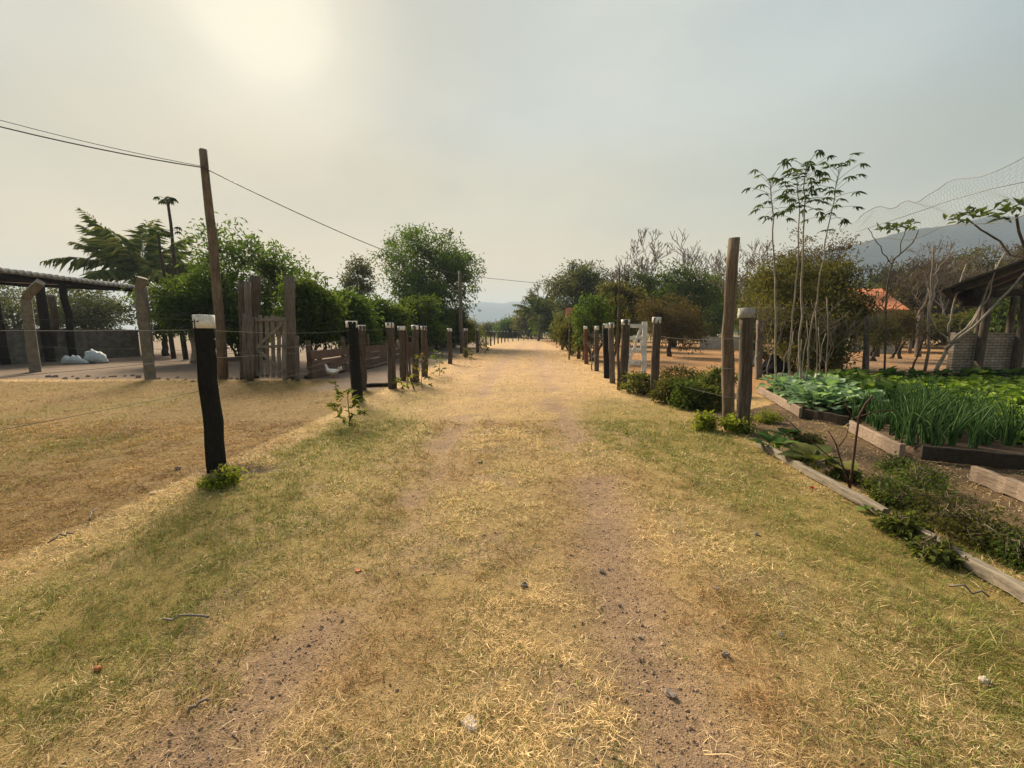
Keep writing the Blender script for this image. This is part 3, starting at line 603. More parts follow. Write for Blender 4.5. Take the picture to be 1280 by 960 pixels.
weed(276, 606, 40, 22, 'fern', 'bright yellow-green ferny weed at the foot of the nearest black post', 11, .8, .05)

# ================================================================== the farmyard on the left
GC = 'tall concrete posts of the yard fence'
def concpost(pts, w_, label, seed):
    B = NB(); P = A_(pts); b = P[0].copy(); n = 9; t = np.linspace(0, 1, len(P)); tt = np.linspace(0, 1, n); Pn = np.stack([np.interp(tt, t, P[:, i]) for i in range(3)], -1) - b
    Pn[0, 2] -= .1; B.tube(Pn, w_ / math.hypot(1, b[0] / b[1]) * 1.05 * np.linspace(1.05, .9, n), 4, True, .5, .05, seed); o = B.build('concrete_post', M['concrete'], None, None, False); o.location = Vector(b); o['label'] = label; o['category'] = 'post'; o['group'] = GC
Y1, Y2 = G(45, 465)[1], G(187, 474)[1]
concpost([G(45, 465), at(38, 415, Y1), at(33, 374, Y1), at(38, 365, Y1), at(51, 353, Y1)], .29, 'thick concrete fence post with a bent-over top before the open shed', 1)
concpost([G(188, 474), at(182, 430, Y2), at(177, 390, Y2), at(174, 362, Y2), at(178, 347, Y2)], .235, 'weathered concrete post with a crooked top at the right end of the shed', 2)
rope('stake', curve(G(192, 473), at(181, 360, Y2), 0, 6, None, .02), .07, 'greywood', 'slim grey stake standing against the crooked concrete post', 'stake', None, 7)
za, zb = at(0, 399, 15.), at(640, 405, 13.)
for j, z in enumerate((2.0, 1.0, .55)):
    rope('fence_wire', np.vstack([curve((-26, 18.5, z), (G(45, 465)[0], Y1, z), .04, 5), curve((G(45, 465)[0], Y1, z), (G(188, 474)[0], Y2, z), .06, 8)[1:], curve((G(188, 474)[0], Y2, z), (-8.6, 13.4, z - .1), .05, 6)[1:]]), .005, 'wire', f'{("top", "middle", "lowest")[j]} wire of the yard fence between the concrete posts', 'wire', 'wires of the yard fence')
# open shed
sh = empty('open_shed', (-24.4, 19, 0), 'long open farm shed with corrugated roof and low stained wall at the far left', 'shed'); so = (-24.4, 19, 0)
B = NB(); B.box((-24.4, 17.5, .82), (.22, 19, 1.64)); B.box((-24.4, 17.5, 1.66), (.3, 19.02, .06)); B.build('wall', M['shedwall'], sh, so, False)
ny_, nx_ = 260, 6; yy = np.linspace(7.5, 28.2, ny_); xx = np.linspace(-23.6, -31.5, nx_); YY, XX = np.meshgrid(yy, xx, indexing='ij'); zz = 4.42 + .065 * np.sin(YY * 2 * np.pi / .30) + (-23.6 - XX) * .045 + .02 * np.sin(YY * .7)
V = np.stack([XX, YY, zz], -1).reshape(-1, 3); i = (np.arange(ny_ - 1)[:, None] * nx_ + np.arange(nx_ - 1)[None]).ravel(); nV = len(V); Q = np.stack([i, i + 1, i + nx_ + 1, i + nx_], -1)
e0 = np.arange(ny_ - 1) * nx_; e = np.stack([e0, e0 + nx_, e0 + nx_ + nV, e0 + nV], -1); e1 = np.arange(nx_ - 1) + (ny_ - 1) * nx_; e2 = np.stack([e1, e1 + 1, e1 + 1 + nV, e1 + nV], -1)
NB().add(np.vstack([V, V - [0, 0, .13]]), np.vstack([Q, Q[:, ::-1] + nV, e, e2])).build('roof', M['lightsheet'], sh, so)
for x, z, hh in ((-24.05, 4.18, .26), (-31, 4.5, .24)):
    NB().box((x, 17.8, z), (.16, 20.2, hh)).build('beam', M['beam'], sh, so, False)
for y in (19.5, 21.4, 22.6, 26.4, 15.5): NB().box((-27.6, y, 4.33), (7.0, .14, .2), A_([[1, 0, -.045], [0, 1, 0], [.045, 0, 1]])).build('rafter', M['beam'], sh, so, False)
for y, w_, ln in ((19.55, .34, .0), (21.45, .40, .0), (22.75, .32, -.15), (27.0, .22, .0), (15.5, .34, 0)):
    B = NB(); B.tube(curve((-24.15 if ln else -24.0, y, 0), (-24.1, y + ln, 4.15), 0, 6, None, .02), w_ / 2, 6, True, .5, .06, int(y * 7)); B.build('column', M['beam'], sh, so)
for y in (14., 18.5, 23.4, 27.6): B = NB(); B.tube(curve((-31, y, 0), (-31, y, 4.5), 0, 5, None, .03), .15, 6, True, .5, .06, int(y)); B.build('column', M['beam'], sh, so)
B = NB(); B.tube(curve(G(71, 450), at(64, 370, 20.3), 0, 6, None, .03), .15, 7, True, .5, .06, 3); o = B.build('pole', M['greywood'], None, G(71, 450)); tag(o, 'pale slanting pole propped in front of the shed wall', 'pole')
# sacks
def sack(px, py, wpx, hpx, label, seed):
    b = G(px, py); k = b[1] / FPX; g = np.random.default_rng(seed); n, m = 12, 16; t = np.linspace(-1, 1, n); V = []
    for i in range(n):
        rr = max(1 - abs(t[i]) ** 3, .04) ** .5 * (1 + .12 * g.normal()); a = np.arange(m) * 2 * np.pi / m; sg = 1 + .14 * g.normal(0, 1, m)
        V += list(np.stack([np.full(m, t[i] * wpx * k * .5), np.cos(a) * rr * .32 * sg * (hpx * k * 1.3), (np.sin(a) * sg * .5 + .46) * rr * hpx * k * (1 - .35 * t[i])], -1))
    i = np.arange(n - 1)[:, None] * m; j = np.arange(m)[None]; j2 = (j + 1) % m; Q = np.stack([i + j, i + j2, i + m + j2, i + m + j], -1).reshape(-1, 4)
    o = NB().add(A_(V), Q).build('sack', M['sack'], None, None); o.location = Vector(b); o.rotation_euler.z = g.uniform(-.3, .3); tag(o, label, 'sack', 'white sacks by the shed')
sack(94, 455, 30, 10, 'flatter crumpled white sack before the shed wall', 1); sack(121, 454, 26, 15, 'fuller bulging white sack right of the flatter one, before the shed wall', 2)
# utility poles and cables
up = empty('utility_pole', G(279, 474), 'tall rough wooden utility pole leaning left beside the wooden gate', 'utility pole'); uo = G(279, 474); yU = uo[1]
B = NB(); P = np.stack([A_([279, 277, 274, 270, 266, 262, 258, 254]), A_([474, 430, 390, 345, 300, 265, 228, 187])], 1); P = A_([at(a, b, yU) for a, b in P]); P[0, 2] = -.2; B.tube(P, np.linspace(.15, .105, 8), 10, True, .5, .06, 8); B.build('shaft', M['polewood'], up, uo)
q = at(258.5, 213, yU); B = NB(); B.tube([q + [.06, -.14, .03], q + [.08, -.24, .03], q + [.08, -.25, .03]], (.05, .06, .03), 8); B.build('insulator', M['nail'], up, uo)
q2 = at(575, 346, 30.); fo = at(577, 416, 30) * A_([1, 1, 0]); f = empty('utility_pole', fo, 'far slender grey utility pole before the big tree on the left', 'utility pole')
B = NB(); B.tube(curve(fo, q2 + [0, 0, .4], 0, 6, None, .02), np.linspace(.15, .10, 6), 8, True, .5, .05, 4); B.build('shaft', M['greywood'], f, fo)
rope('power_cable', np.vstack([curve(at(-260, 85, 11.0), q + [.06, -.2, 0], .22, 14), curve(q + [.06, -.2, 0], q2 + [0, -.15, .1], .35, 24)[1:], curve(q2 + [0, -.15, .1], at(900, 360, 75), .7, 24)[1:]]), .017, 'cable', 'black power cable sagging from the left edge over both poles', 'cable')
rope('power_cable', curve(at(-260, 72, 11.2), q + [.02, -.12, .06], .2, 14), .009, 'cable', 'thinner cable just above the black one at the left edge', 'cable')
# wooden gate
gb = G(335, 476); gy = gb[1]
gt = empty('wooden_gate', gb, 'grey weathered wooden picket gate with a Z brace beside tall rough posts', 'gate')
def P_(px, py, dy=0): return at(px, py, gy + dy)
def pk(name, a, b, w_, th, mat='gatewood', dy=0, wob=.008): B = NB(); B.plank(P_(*a, dy), P_(*b, dy), w_, th, (0, 1, 0), 5, wob); B.build(name, M[mat], gt, gb, False)
for i, px in enumerate((326, 333.5, 341, 348.5)): pk('picket', (px + 1, 472), (px - .5, 394 + (i % 2)), .03, .115, dy=.05)
pk('stile', (321.5, 470), (319, 396), .04, .1); pk('stile', (356, 477), (354.5, 396), .05, .13)
pk('rail', (320, 399.5), (354, 399.5), .04, .09, dy=-.05); pk('rail', (321, 434), (355, 432), .04, .09, dy=-.05)
pk('brace', (322, 433), (353, 405), .04, .09, dy=-.05); pk('brace', (323, 438), (354, 464), .04, .09, dy=-.05)
GG = 'tall rough posts round the wooden gate'
for i, (pxt, pyt, pxb, pyb, w_, mt, lb) in enumerate([(302, 351, 305, 474, 9, 'darkwood', 'dark rough post leftmost beside the wooden gate'), (310, 352, 313, 476, 8, 'greywood', 'grey rough post second from left beside the wooden gate'), (320, 345, 318, 472, 15, 'darkwood', 'thickest dark rough post with ragged top left of the wooden gate'), (362, 346, 366, 474, 13, 'greywood', 'tall grey rough post right of the wooden gate, with pale streak'), (371, 420, 372, 476, 6, 'greywood', 'short grey stub post right of the tall gate post')]):
    post(pxt, pyt, pxb, pyb, w_, mt, lb, GG, None, False, False, 70 + i)
for i, px in enumerate((306, 311, 315.5)): B = NB(); B.plank(at(px, 474, gy - .12), at(px - .5, 392 + 2 * i, gy - .12), .03, .12, (0, 1, 0), 5, .01); o = B.build('upright_board', M['greywood'], None, at(px, 474, gy - .12)); tag(o, ('leftmost', 'middle', 'rightmost')[i] + ' of three grey upright boards closing the gap left of the wooden gate', 'board', 'upright boards left of the gate')
rock(G(363, 470), .10, 'palerock', 'white stone at the foot of the tall gate post', 'stone', None, 1); rock(G(362, 475), .09, 'palerock', 'smaller white stone in front of the gate post stone', 'stone', None, 2)
rope('stick', curve(G(303, 474) + A_([0, -.15, .1]), at(428, 446, 12.0), .15, 8), .012, 'greywood', 'loose pale rail wire sagging across the wooden gate front', 'wire')
rope('stick', curve(at(240, 445, 13), at(440, 425, 10.5), .05, 8), .008, 'wire', 'straight pale wire crossing in front of the wooden gate', 'wire')
# low plank fence beside the yard entrance lane
pf = empty('plank_fence', (-6.5, 14, 0), 'low reddish plank fence running back along the entrance lane behind the white hen', 'fence'); po = (-6.5, 14, 0)
ys = [13.3, 16, 18.8, 22, 26, 30.5, 36, 42, 49, 57]
for i, y in enumerate(ys): B = NB(); B.tube(curve((-6.55, y, -.1), (-6.55, y, 1.25 + .1 * (i % 3)), 0, 5, None, .02), .075, 7, True, .5, .1, i); B.build('post', M['postwood'], pf, po)
for a, b in zip(ys[:-1], ys[1:]):
    for z, h in ((.17, .28), (.47, .28), (.77, .28)): B = NB(); B.plank((-6.44 + rng.normal(0, .01), a - .05, z), (-6.44 + rng.normal(0, .01), b - .02, z + rng.normal(0, .012)), h, .035, (0, 0, 1), 4, .004); B.build('board', M['plank'], pf, po, False)
rope('log', curve(G(382, 474) + A_([0, 0, .06]), G(428, 466) + A_([0, 0, .06]), 0, 6, None, .01), .06, 'beam', 'dark log on the ground along the plank fence behind the hen', 'log', None, 8)
rope('log', curve((-6.0, 17, .07), (-5.9, 20, .07), 0, 5, None, .01), .07, 'plank', 'reddish log lying on the lane beside the plank fence', 'log', None, 8)
# white hen
hp = A_([-6.02, 13.75, 0.]); hy = hp[1]; hen = empty('hen', hp, 'white hen walking left by the low plank fence', 'hen'); hs = .44
B = NB(); P = A_([[.42, 0, .36], [.34, 0, .33], [.2, 0, .27], [0, 0, .24], [-.16, 0, .27], [-.24, 0, .36], [-.27, 0, .46], [-.285, 0, .52], [-.33, 0, .545], [-.36, 0, .54]]) * hs / .55
B.tube(P, A_([.012, .045, .10, .135, .115, .075, .05, .045, .042, .012]) * hs / .55, 12, True, .5, .03, 4)
for s_ in (-1, 1): B.tube(A_([[-.12, .11 * s_, .27], [.02, .135 * s_, .26], [.16, .115 * s_, .24], [.27, .06 * s_, .27]]) * hs / .55, A_([.03, .07, .055, .012]) * hs / .55, 8)
B.build('body', M['feather'], hen)
B = NB(); g = np.random.default_rng(3); n = 16; B.leaves(np.tile(A_([.30, 0, .33]) * hs / .55, (n, 1)) + g.normal(0, .02, (n, 3)), A_([.8, 0, .6]) + g.normal(0, .22, (n, 3)), np.tile(A_([0, 1., .2]), (n, 1)), .17, .05, .5); B.build('tail', M['feather'], hen)
B = NB(); 
for i in range(4): B.tube(A_([[-.30 - .02 * i, 0, .58], [-.30 - .022 * i, 0, .605 - .005 * i]]) * hs / .55, (.014, .006), 6)
B.tube(A_([[-.345, 0, .51], [-.345, 0, .475]]) * hs / .55, (.012, .008), 6); B.build('comb', M['comb'], hen)
B = NB(); B.tube(A_([[-.365, 0, .543], [-.41, 0, .53]]) * hs / .55, (.016, .003), 6); B.build('beak', M['beakm'], hen)
for s_, dx in ((-1, -.05), (1, .07)):
    B = NB(); B.tube(A_([[.03, .06 * s_, .16], [.05, .06 * s_, .09], [dx, .06 * s_, .012]]) * hs / .55, (.022, .011, .010), 6)
    for a in (-.5, 0, .5, 3.14): B.tube(A_([[dx, .06 * s_, .014], [dx - .07 * math.cos(a), .06 * s_ + .07 * math.sin(a), .008]]) * hs / .55, (.009, .004), 5)
    B.build('leg', M['beakm'], hen)
hen.rotation_euler.z = R(-14)
# rubble edge between lawn and yard
for i in range(26):
    px = 62 + i * 9.4 + rng.normal(0, 2); rock(G(px, 471.5 + rng.normal(0, 1.2) + (px > 200) * 3), rng.uniform(.06, .14), 'rock', 'brown rubble stone in the row edging the lawn before the yard', 'stone', 'rubble stones edging the lawn', 300 + i)

# ================================================================== trees, left side
TL_ = 'trees and bushes behind the farmyard'
palm('coconut_palm', 'coconut palm with arching fronds behind the shed roof', (-30.9, 35), 5.6, 21, 6.0, 5)
papaya('taller papaya tree with two leaf tufts against the sky', at(229, 416, 23) * A_([1, 1, 0]), 8.5, 3, [(8.5, 10, .4), (6.9, 5, .4)], .27)
papaya('shorter papaya tree left of the taller one', at(214, 416, 24) * A_([1, 1, 0]), 7.1, 4, [(7.1, 9, .4)], .28)
def px_tree(name, label, cat, pxc, Y, wpx, ytop, ybot, th, mat, seed, ncl=200, nl=34, leaf=.2, **k):
    c = at(pxc, 416, Y); kk = Y / FPX; zt = 1.5 + (416 - ytop) * kk; zb = max(1.5 + (416 - ybot) * kk, .2); rx = wpx * kk / 2; h = (zt - zb) / 2
    q = np.random.default_rng(seed + 5000); bl = [(0, 0, zb + h * .95, rx * .72, rx * .7, h * .9)]
    for _ in range(7):
        u = q.uniform(-1, 1); v = q.uniform(-.75, .75); s_ = q.uniform(.26, .46); lim = math.sqrt(max(1 - u * u * .8, .1)); zc_ = zb + h + v * h * lim
        bl.append((u * rx * .72, q.uniform(-.6, .6) * rx, max(zc_, zb + s_ * h * .8), rx * s_, rx * s_, min(h * s_ * 1.15, (zt - zc_) * .98 + .05)))
    return gtree(name, label, cat, (c[0], c[1]), th, bl, ncl, nl, leaf, mat, seed=seed, **k)
px_tree('tree', 'wide dark green tree behind the wooden gate and tall pole', 'tree', 325, 23, 180, 303, 425, 2.0, 'mango', 21, 420, 40, .24, r0=.24, group=TL_, clump=.38, hole=.38)
px_tree('tree', 'lower leafy tree left of the tall utility pole with thick pale trunk', 'tree', 245, 21, 100, 352, 425, 1.7, 'bright', 22, 220, 40, .2, bark='palebark', r0=.32, group=TL_, clump=.32, hole=.36)
px_tree('tree', 'small dark tree right of the crooked concrete post', 'tree', 205, 27, 60, 362, 425, 1.4, 'olive', 23, 90, 36, .22, r0=.16, group=TL_, clump=.35)
px_tree('tree', 'dark tree seen through the open shed', 'tree', 110, 42, 120, 352, 425, 1.6, 'dusk', 24, 260, 36, .3, r0=.2, group=TL_, clump=.5, hole=.3)
px_tree('tree', 'tree at the far left seen between the shed columns', 'tree', 20, 46, 130, 350, 428, 1.6, 'dusk', 25, 240, 34, .34, r0=.2, group=TL_, clump=.5, hole=.4)
px_tree('tree', 'biggest tree on the left, tall round crown above the white-capped posts', 'tree', 535, 42, 134, 272, 415, 3.0, 'mango', 26, 520, 46, .34, r0=.38, group=TL_, clump=.55, hole=.40, limbs=11)
px_tree('tree', 'thin crowned tree left of the biggest tree', 'tree', 449, 40, 52, 322, 400, 3.0, 'dusk', 27, 110, 34, .30, r0=.2, group=TL_, clump=.42, hole=.42)
for i, (px, Y, wpx, yt, mt, lb) in enumerate([(392, 17.5, 70, 352, 'bright', 'fresh green vine-like bush right of the wooden gate'), (440, 20, 62, 362, 'mango', 'dark green bush behind the hen'), (482, 24, 60, 370, 'bright', 'light green bush above the plank fence left of the post cluster'), (520, 29, 56, 372, 'bright', 'green bush behind the post cluster'), (548, 35, 40, 372, 'mango', 'darker bush left of the far utility pole'), (300, 26, 90, 380, 'mango', 'shaded bush behind the tall rough posts'), (572, 42, 36, 384, 'olive', 'olive bush behind the far utility pole')]):
    px_tree('bush', lb, 'bush', px - 4, Y, wpx * 1.18, yt, 436, .9, mt, 60 + i, 300, 38, .15 + .003 * Y, r0=.08, group='hedge bushes along the plank fence', stems=4, clump=.28, hole=.22)
for i, (px, Y, yt, mt) in enumerate([(700, 120, 393, 'dusk'), (612, 140, 404, 'olive'), (632, 130, 398, 'dusk'), (652, 118, 392, 'olive'), (590, 150, 402, 'olive'), (560, 130, 400, 'mango')]):
    px_tree('tree', 'hazy low tree in the distance, ' + ('right of the small palm', 'left of the middle of the hill gap', 'right of the middle of the hill gap', 'beside the small palm', 'at the left edge of the hill gap', 'behind the biggest tree')[i], 'tree', px, Y, 34, yt, 426, 1.2, mt, 80 + i, 90, 30, .7, r0=.25, group='distant trees beyond the track end', clump=1.0, hole=.2)

# ================================================================== right fence line
GR = 'posts along the right of the track'
RP = [(918, 298, 911, 529, 17, 'polewood', None, 'tall bare brown pole on the right, rising well above the fence'), (934, 386, 929, 541, 20, 'darkwood', 'topwood', 'thick dark post with worn white top, right of the tall bare pole'), (821, 397, 817, 496, 11.5, 'darkwood', 'whitepaint', 'grey-topped leaning post right of the open white gate'),
      (782, 400, 778, 486, 10.5, 'darkwood', 'white', 'dark white-capped hinge post of the open white gate'), (764, 404, 766, 479, 7, 'greywood', 'white', 'grey white-capped post left of the white gate'), (757, 405, 759, 473, 7, 'charwood', 'white', 'black white-capped post close behind the grey one left of the white gate'),
      (746, 408, 746, 464, 5.5, 'darkwood', 'white', 'dark white-capped post among bare twigs on the right'), (732, 408, 733, 455, 5, 'redwood', 'white', 'reddish white-capped post behind the twiggy shrub')]
rp = []
for i, (a, b, c, d, w_, mt, cp, lb) in enumerate(RP):
    o, bb, H = post(a, b, c, d, w_, mt, lb, GR, cp, i == 3, False, 100 + i, cap_h=.13, bend=-.05 if i == 0 else 0); rp.append((bb, H))
    if i == 0: o.name = 'pole'; o['category'] = 'pole'
for i, (px, Y) in enumerate([(724, 24), (717, 29), (711, 34), (705, 41), (700, 48), (696, 56), (692.5, 64), (690, 72)]):
    post(px, 416 - .2 / Y * FPX, px, 430, .18 * FPX / Y, 'darkwood', f'{nth[i]} nearest of the small white-capped posts receding behind the right hedge', GR, 'white', False, False, 120 + i, Y=Y)
rope('thin_pole', curve(G(773, 488), at(774, 335, 10.9), 0, 8, None, .012), np.linspace(.045, .025, 8), 'postwood', 'slender tall stick standing against the white gate hinge post', 'pole', None, 7)
# open white gate
wy = 12.3; wg = empty('white_gate', at(800, 416, wy) * A_([1, 1, 0]), 'open white painted wooden gate on the right with a diagonal brace', 'gate'); wo = A_(wg.location)
def wk(name, a, b, w_, th, dy=0): B = NB(); B.plank(at(*a, wy + dy), at(*b, wy + dy), w_, th, (0, 1, 0), 4, .004); B.build(name, M['whitepaint'], wg, wo, False)
wk('stile', (804.5, 468), (806, 402), .05, .15); wk('stile', (784, 470), (785, 404), .05, .1)
for y in (407, 422, 438, 453): wk('rail', (785, y + .5), (803, y), .035, .11 if y < 430 else .15, .045)
wk('brace', (785, 458), (801, 409), .03, .07, -.045); wk('brace', (801, 425), (803.5, 452), .03, .06, -.045)
# right fence wires
r0_, r1_, r2_, r3_, r4_ = rp[0], rp[1], rp[2], rp[3], rp[4]
for z, nm in ((1.42, 'top'), (.95, 'middle'), (.5, 'lowest')):
    rope('fence_wire', curve(rp[1][0] + [-.05, .1, z], rp[2][0] + [.02, -.08, z], .05, 8), .003, 'wire', f'{nm} wire strand from the thick right post to the grey-topped leaning post', 'wire', 'wires of the right fence')
    rope('fence_wire', np.vstack([rp[k][0] + [0, 0, z] for k in (5, 6, 7)] + [at(711, 416, 34) * A_([1, 1, 0]) + [0, 0, z]]), .003, 'wire', f'{nm} wire strand along the receding right posts', 'wire', 'wires of the right fence')
# sign
s0 = at(712, 416, 23) * A_([1, 1, 0]); sg_ = empty('sign', s0, 'small faded red square sign on a post above the right hedge', 'sign')
zc = at(712, 391, 23)[2]; B = NB(); B.tube([s0, [s0[0], s0[1], zc + .3]], .05, 6); B.build('post', M['greywood'], sg_, s0); NB().box((s0[0], s0[1] - .08, zc), (.5, .03, .5), None, .5, .004).build('board', M['signface'], sg_, s0, False)
# plants by the right fence
GW = 'weeds at the foot of the right fence'
for i, (px, py, wpx, hpx, mt, lb) in enumerate([(800, 492, 46, 26, 'weed', 'leafy weed left of the grey-topped leaning post'), (838, 503, 44, 34, 'olive', 'dark weed right of the grey-topped leaning post'), (862, 510, 44, 36, 'bright', 'tall green weed midway between leaning post and tall pole'), (885, 512, 44, 34, 'weed', 'rounded weed left of the tall bare pole'), (893, 492, 46, 34, 'bright', 'broad leafy weed behind, left of the tall bare pole'), (846, 486, 56, 28, 'olive', 'low spreading weed behind the leaning post')]):
    weed(px, py, wpx, hpx, mt, lb, 30 + i, 1.6, .085, GW)
weed(880, 538, 24, 22, 'fern', 'yellow-green tuft left of the foot of the tall bare pole', 41, .6, .07); weed(922, 541, 34, 26, 'fern', 'yellow-green tuft between the tall pole and the thick post', 42, .7, .07)
GH = 'hedge shrubs along the right fence'
for i, (px, Y, wpx, yt, yb, mt, lb) in enumerate([(741, 22, 50, 366, 428, 'mango', 'tall dark shrub behind the right white-capped posts'), (714, 28, 32, 402, 436, 'olive', 'lower olive shrub left of the tall one'), (703, 36, 34, 396, 434, 'olive', 'olive shrub farther along the right fence'), (729, 23, 26, 398, 440, 'citrus', 'small yellow leafed shrub by the reddish post'), (765, 24, 44, 372, 425, 'olive', 'olive shrub behind the white gate')]):
    px_tree('shrub', lb, 'shrub', px, Y, wpx, yt, yb, 1.0, mt, 140 + i, 150, 24, .13 + .002 * Y, r0=.06, group=GH, stems=3, clump=.24, hole=.42)
baretree('dry_shrub', 'bare twiggy shrub among the right white-capped posts', 'shrub', at(741, 416, 16.5)[:2], 2.3, .03, 5, 'twig', .75, 5, None, split=.2)

# ================================================================== trees, right side
TR = 'trees in the field right of the track'
palm('coconut_palm', 'small coconut palm beyond the end of the track', at(673, 416, 76)[:2], 4.2, 22, 5.6, 9, None, .2)
for i, (px, Y, wpx, yt, mt, lb) in enumerate([(800, 66, 60, 352, 'mango', 'far green tree left of the bright spreading tree'), (868, 72, 66, 350, 'dusk', 'far greyish tree behind the darker green tree'), (935, 58, 70, 352, 'mango', 'far green tree right of the tall bare pole'), (985, 64, 70, 345, 'dusk', 'far greyish tree behind the olive bushy tree'), (1090, 44, 60, 352, 'olive', 'olive tree left behind the orange roof')]):
    px_tree('tree', lb, 'tree', px, Y, wpx, yt, 426, 1.4, mt, 190 + i, 190, 36, .2 + .004 * Y, r0=.2, group=TR, clump=.2 + .006 * Y, hole=.25)
for i, (px, Y, wpx, yt, yb, mt, lb) in enumerate([(948, 18, 46, 326, 440, 'olive', 'loose olive tree just right of the thick white-topped post'), (1012, 19, 96, 290, 420, 'rusty', 'thin brownish tree rising behind the olive bushy tree'), (1020, 14, 80, 418, 468, 'olive', 'low dark bush at the foot of the cassava stems'), (1096, 22, 50, 390, 436, 'olive', 'olive bush in front of the orange-roofed house wall'), (1122, 24, 44, 386, 432, 'rusty', 'brown bush right of the orange-roofed house wall')]):
    px_tree('tree' if i < 2 else 'bush', lb, 'tree' if i < 2 else 'bush', px, Y, wpx, yt, yb, 1.2 if i < 2 else .4, mt, 240 + i, (190, 200, 160, 120, 110)[i], 30, .13, r0=.08, group=TR, stems=2, clump=.25, hole=.36 if i < 2 else .2)
for i, (px, Y, H, lb) in enumerate([(965, 12.2, 2.6, 'bare twiggy shrub left of the cassava stems'), (1035, 12.6, 2.8, 'bare twiggy shrub right of the cassava stems'), (1062, 13.5, 2.4, 'bare twiggy shrub beside the grey post at the back of the garden')]):
    baretree('dry_shrub', lb, 'shrub', at(px, 416, Y)[:2], H, .022, 260 + i, 'twig', .8, 5, 'dry shrubs behind the garden', split=.24, tuft=('olive', 3, .10, .12))
for i, (px, Y, wpx, yt, mt, lb) in enumerate([(694, 78, 56, 372, 'mango', 'dark green tree just right of the small palm'), (664, 105, 44, 388, 'olive', 'low dark tree left of the small palm beyond the far posts'), (716, 62, 46, 384, 'mango', 'dark green tree behind the right hedge, left of the sign'), (772, 36, 46, 352, 'olive', 'thin olive tree behind the white gate post'), (640, 115, 40, 398, 'mango', 'low green tree in the hill gap right of the white-capped row')]):
    px_tree('tree', lb, 'tree', px, Y, wpx, yt, 424, 1.5, mt, 180 + i, 170, 36, .2 + .004 * Y, r0=.2, group=TR, clump=.2 + .006 * Y, hole=.28)
baretree('bare_tree', 'sparse pale tree rising behind the small palm', 'tree', at(677, 416, 95)[:2], 12.5, .3, 11, 'twig', .6, 6, 'bare leafless trees on the right', tuft=('dusk', 2, .5, .3), split=.31)
px_tree('tree', 'dark broad domed tree right of the small palm', 'tree', 730, 52, 92, 328, 420, 2.4, 'dusk', 160, 380, 40, .38, r0=.38, group=TR, clump=.6, hole=.38)
baretree('bare_tree', 'tall bare grey tree right of the dark domed tree', 'tree', at(785, 416, 46)[:2], 8.0, .24, 12, 'twig', .55, 8, 'bare leafless trees on the right', split=.31)
px_tree('tree', 'bright green spreading tree behind the white gate', 'tree', 842, 44, 112, 326, 422, 2.2, 'bright', 161, 380, 42, .34, r0=.32, group=TR, clump=.55, hole=.3)
px_tree('tree', 'darker green tree right of the bright spreading tree', 'tree', 893, 48, 66, 340, 420, 2.2, 'mango', 162, 200, 40, .34, r0=.3, group=TR, clump=.55, hole=.3)
px_tree('tree', 'small brown-olive tree standing in the dry field', 'tree', 838, 26, 86, 366, 432, 1.2, 'rusty', 163, 230, 34, .16, r0=.12, group=TR, clump=.3, hole=.25, limbs=10)
baretree('bare_tree', 'bare tree above the bright spreading tree', 'tree', at(852, 416, 62)[:2], 10.6, .26, 13, 'twig', .55, 6, 'bare leafless trees on the right', split=.31)
baretree('bare_tree', 'bare tree just left of the tall bare pole', 'tree', at(880, 416, 60)[:2], 10.4, .25, 14, 'twig', .55, 6, 'bare leafless trees on the right', split=.31)
px_tree('tree', 'large olive bushy tree behind the tall thin garden stems', 'tree', 985, 15.5, 118, 308, 462, 1.3, 'olive', 164, 460, 36, .14, r0=.13, group=TR, clump=.26, hole=.42, stems=3, limbs=11)
px_tree('tree', 'dark olive tree right of the thin garden stems, before the orange roof', 'tree', 1046, 17, 72, 318, 450, 1.5, 'olive', 165, 340, 36, .15, r0=.13, group=TR, clump=.28, hole=.42, stems=2, limbs=9)
for i, (px, Y, H, lb) in enumerate([(950, 22, 6.6, 'bare grey tree behind the thick post, left of the garden stems'), (1015, 24, 7.2, 'bare grey tree above the olive bushy tree'), (1100, 26, 8.2, 'bare dark tree below the netting, before the hill'), (1140, 30, 8.2, 'bare brown tree right of the orange roof'), (1185, 34, 8.6, 'bare brown tree above the brick shed eave'), (1225, 38, 9.6, 'bare brown tree behind the brick shed roof'), (930, 30, 8.0, 'bare tree behind the tall bare pole')]):
    baretree('bare_tree', lb, 'tree', at(px, 416, Y)[:2], H * .80, .12, 200 + i, 'twig' if i != 2 else 'bark', .6, 7 if i < 4 else 6, 'bare leafless trees on the right', split=.27, tuft=('rusty', 2, .14, .12) if i in (0, 1, 3, 4, 5) else None)
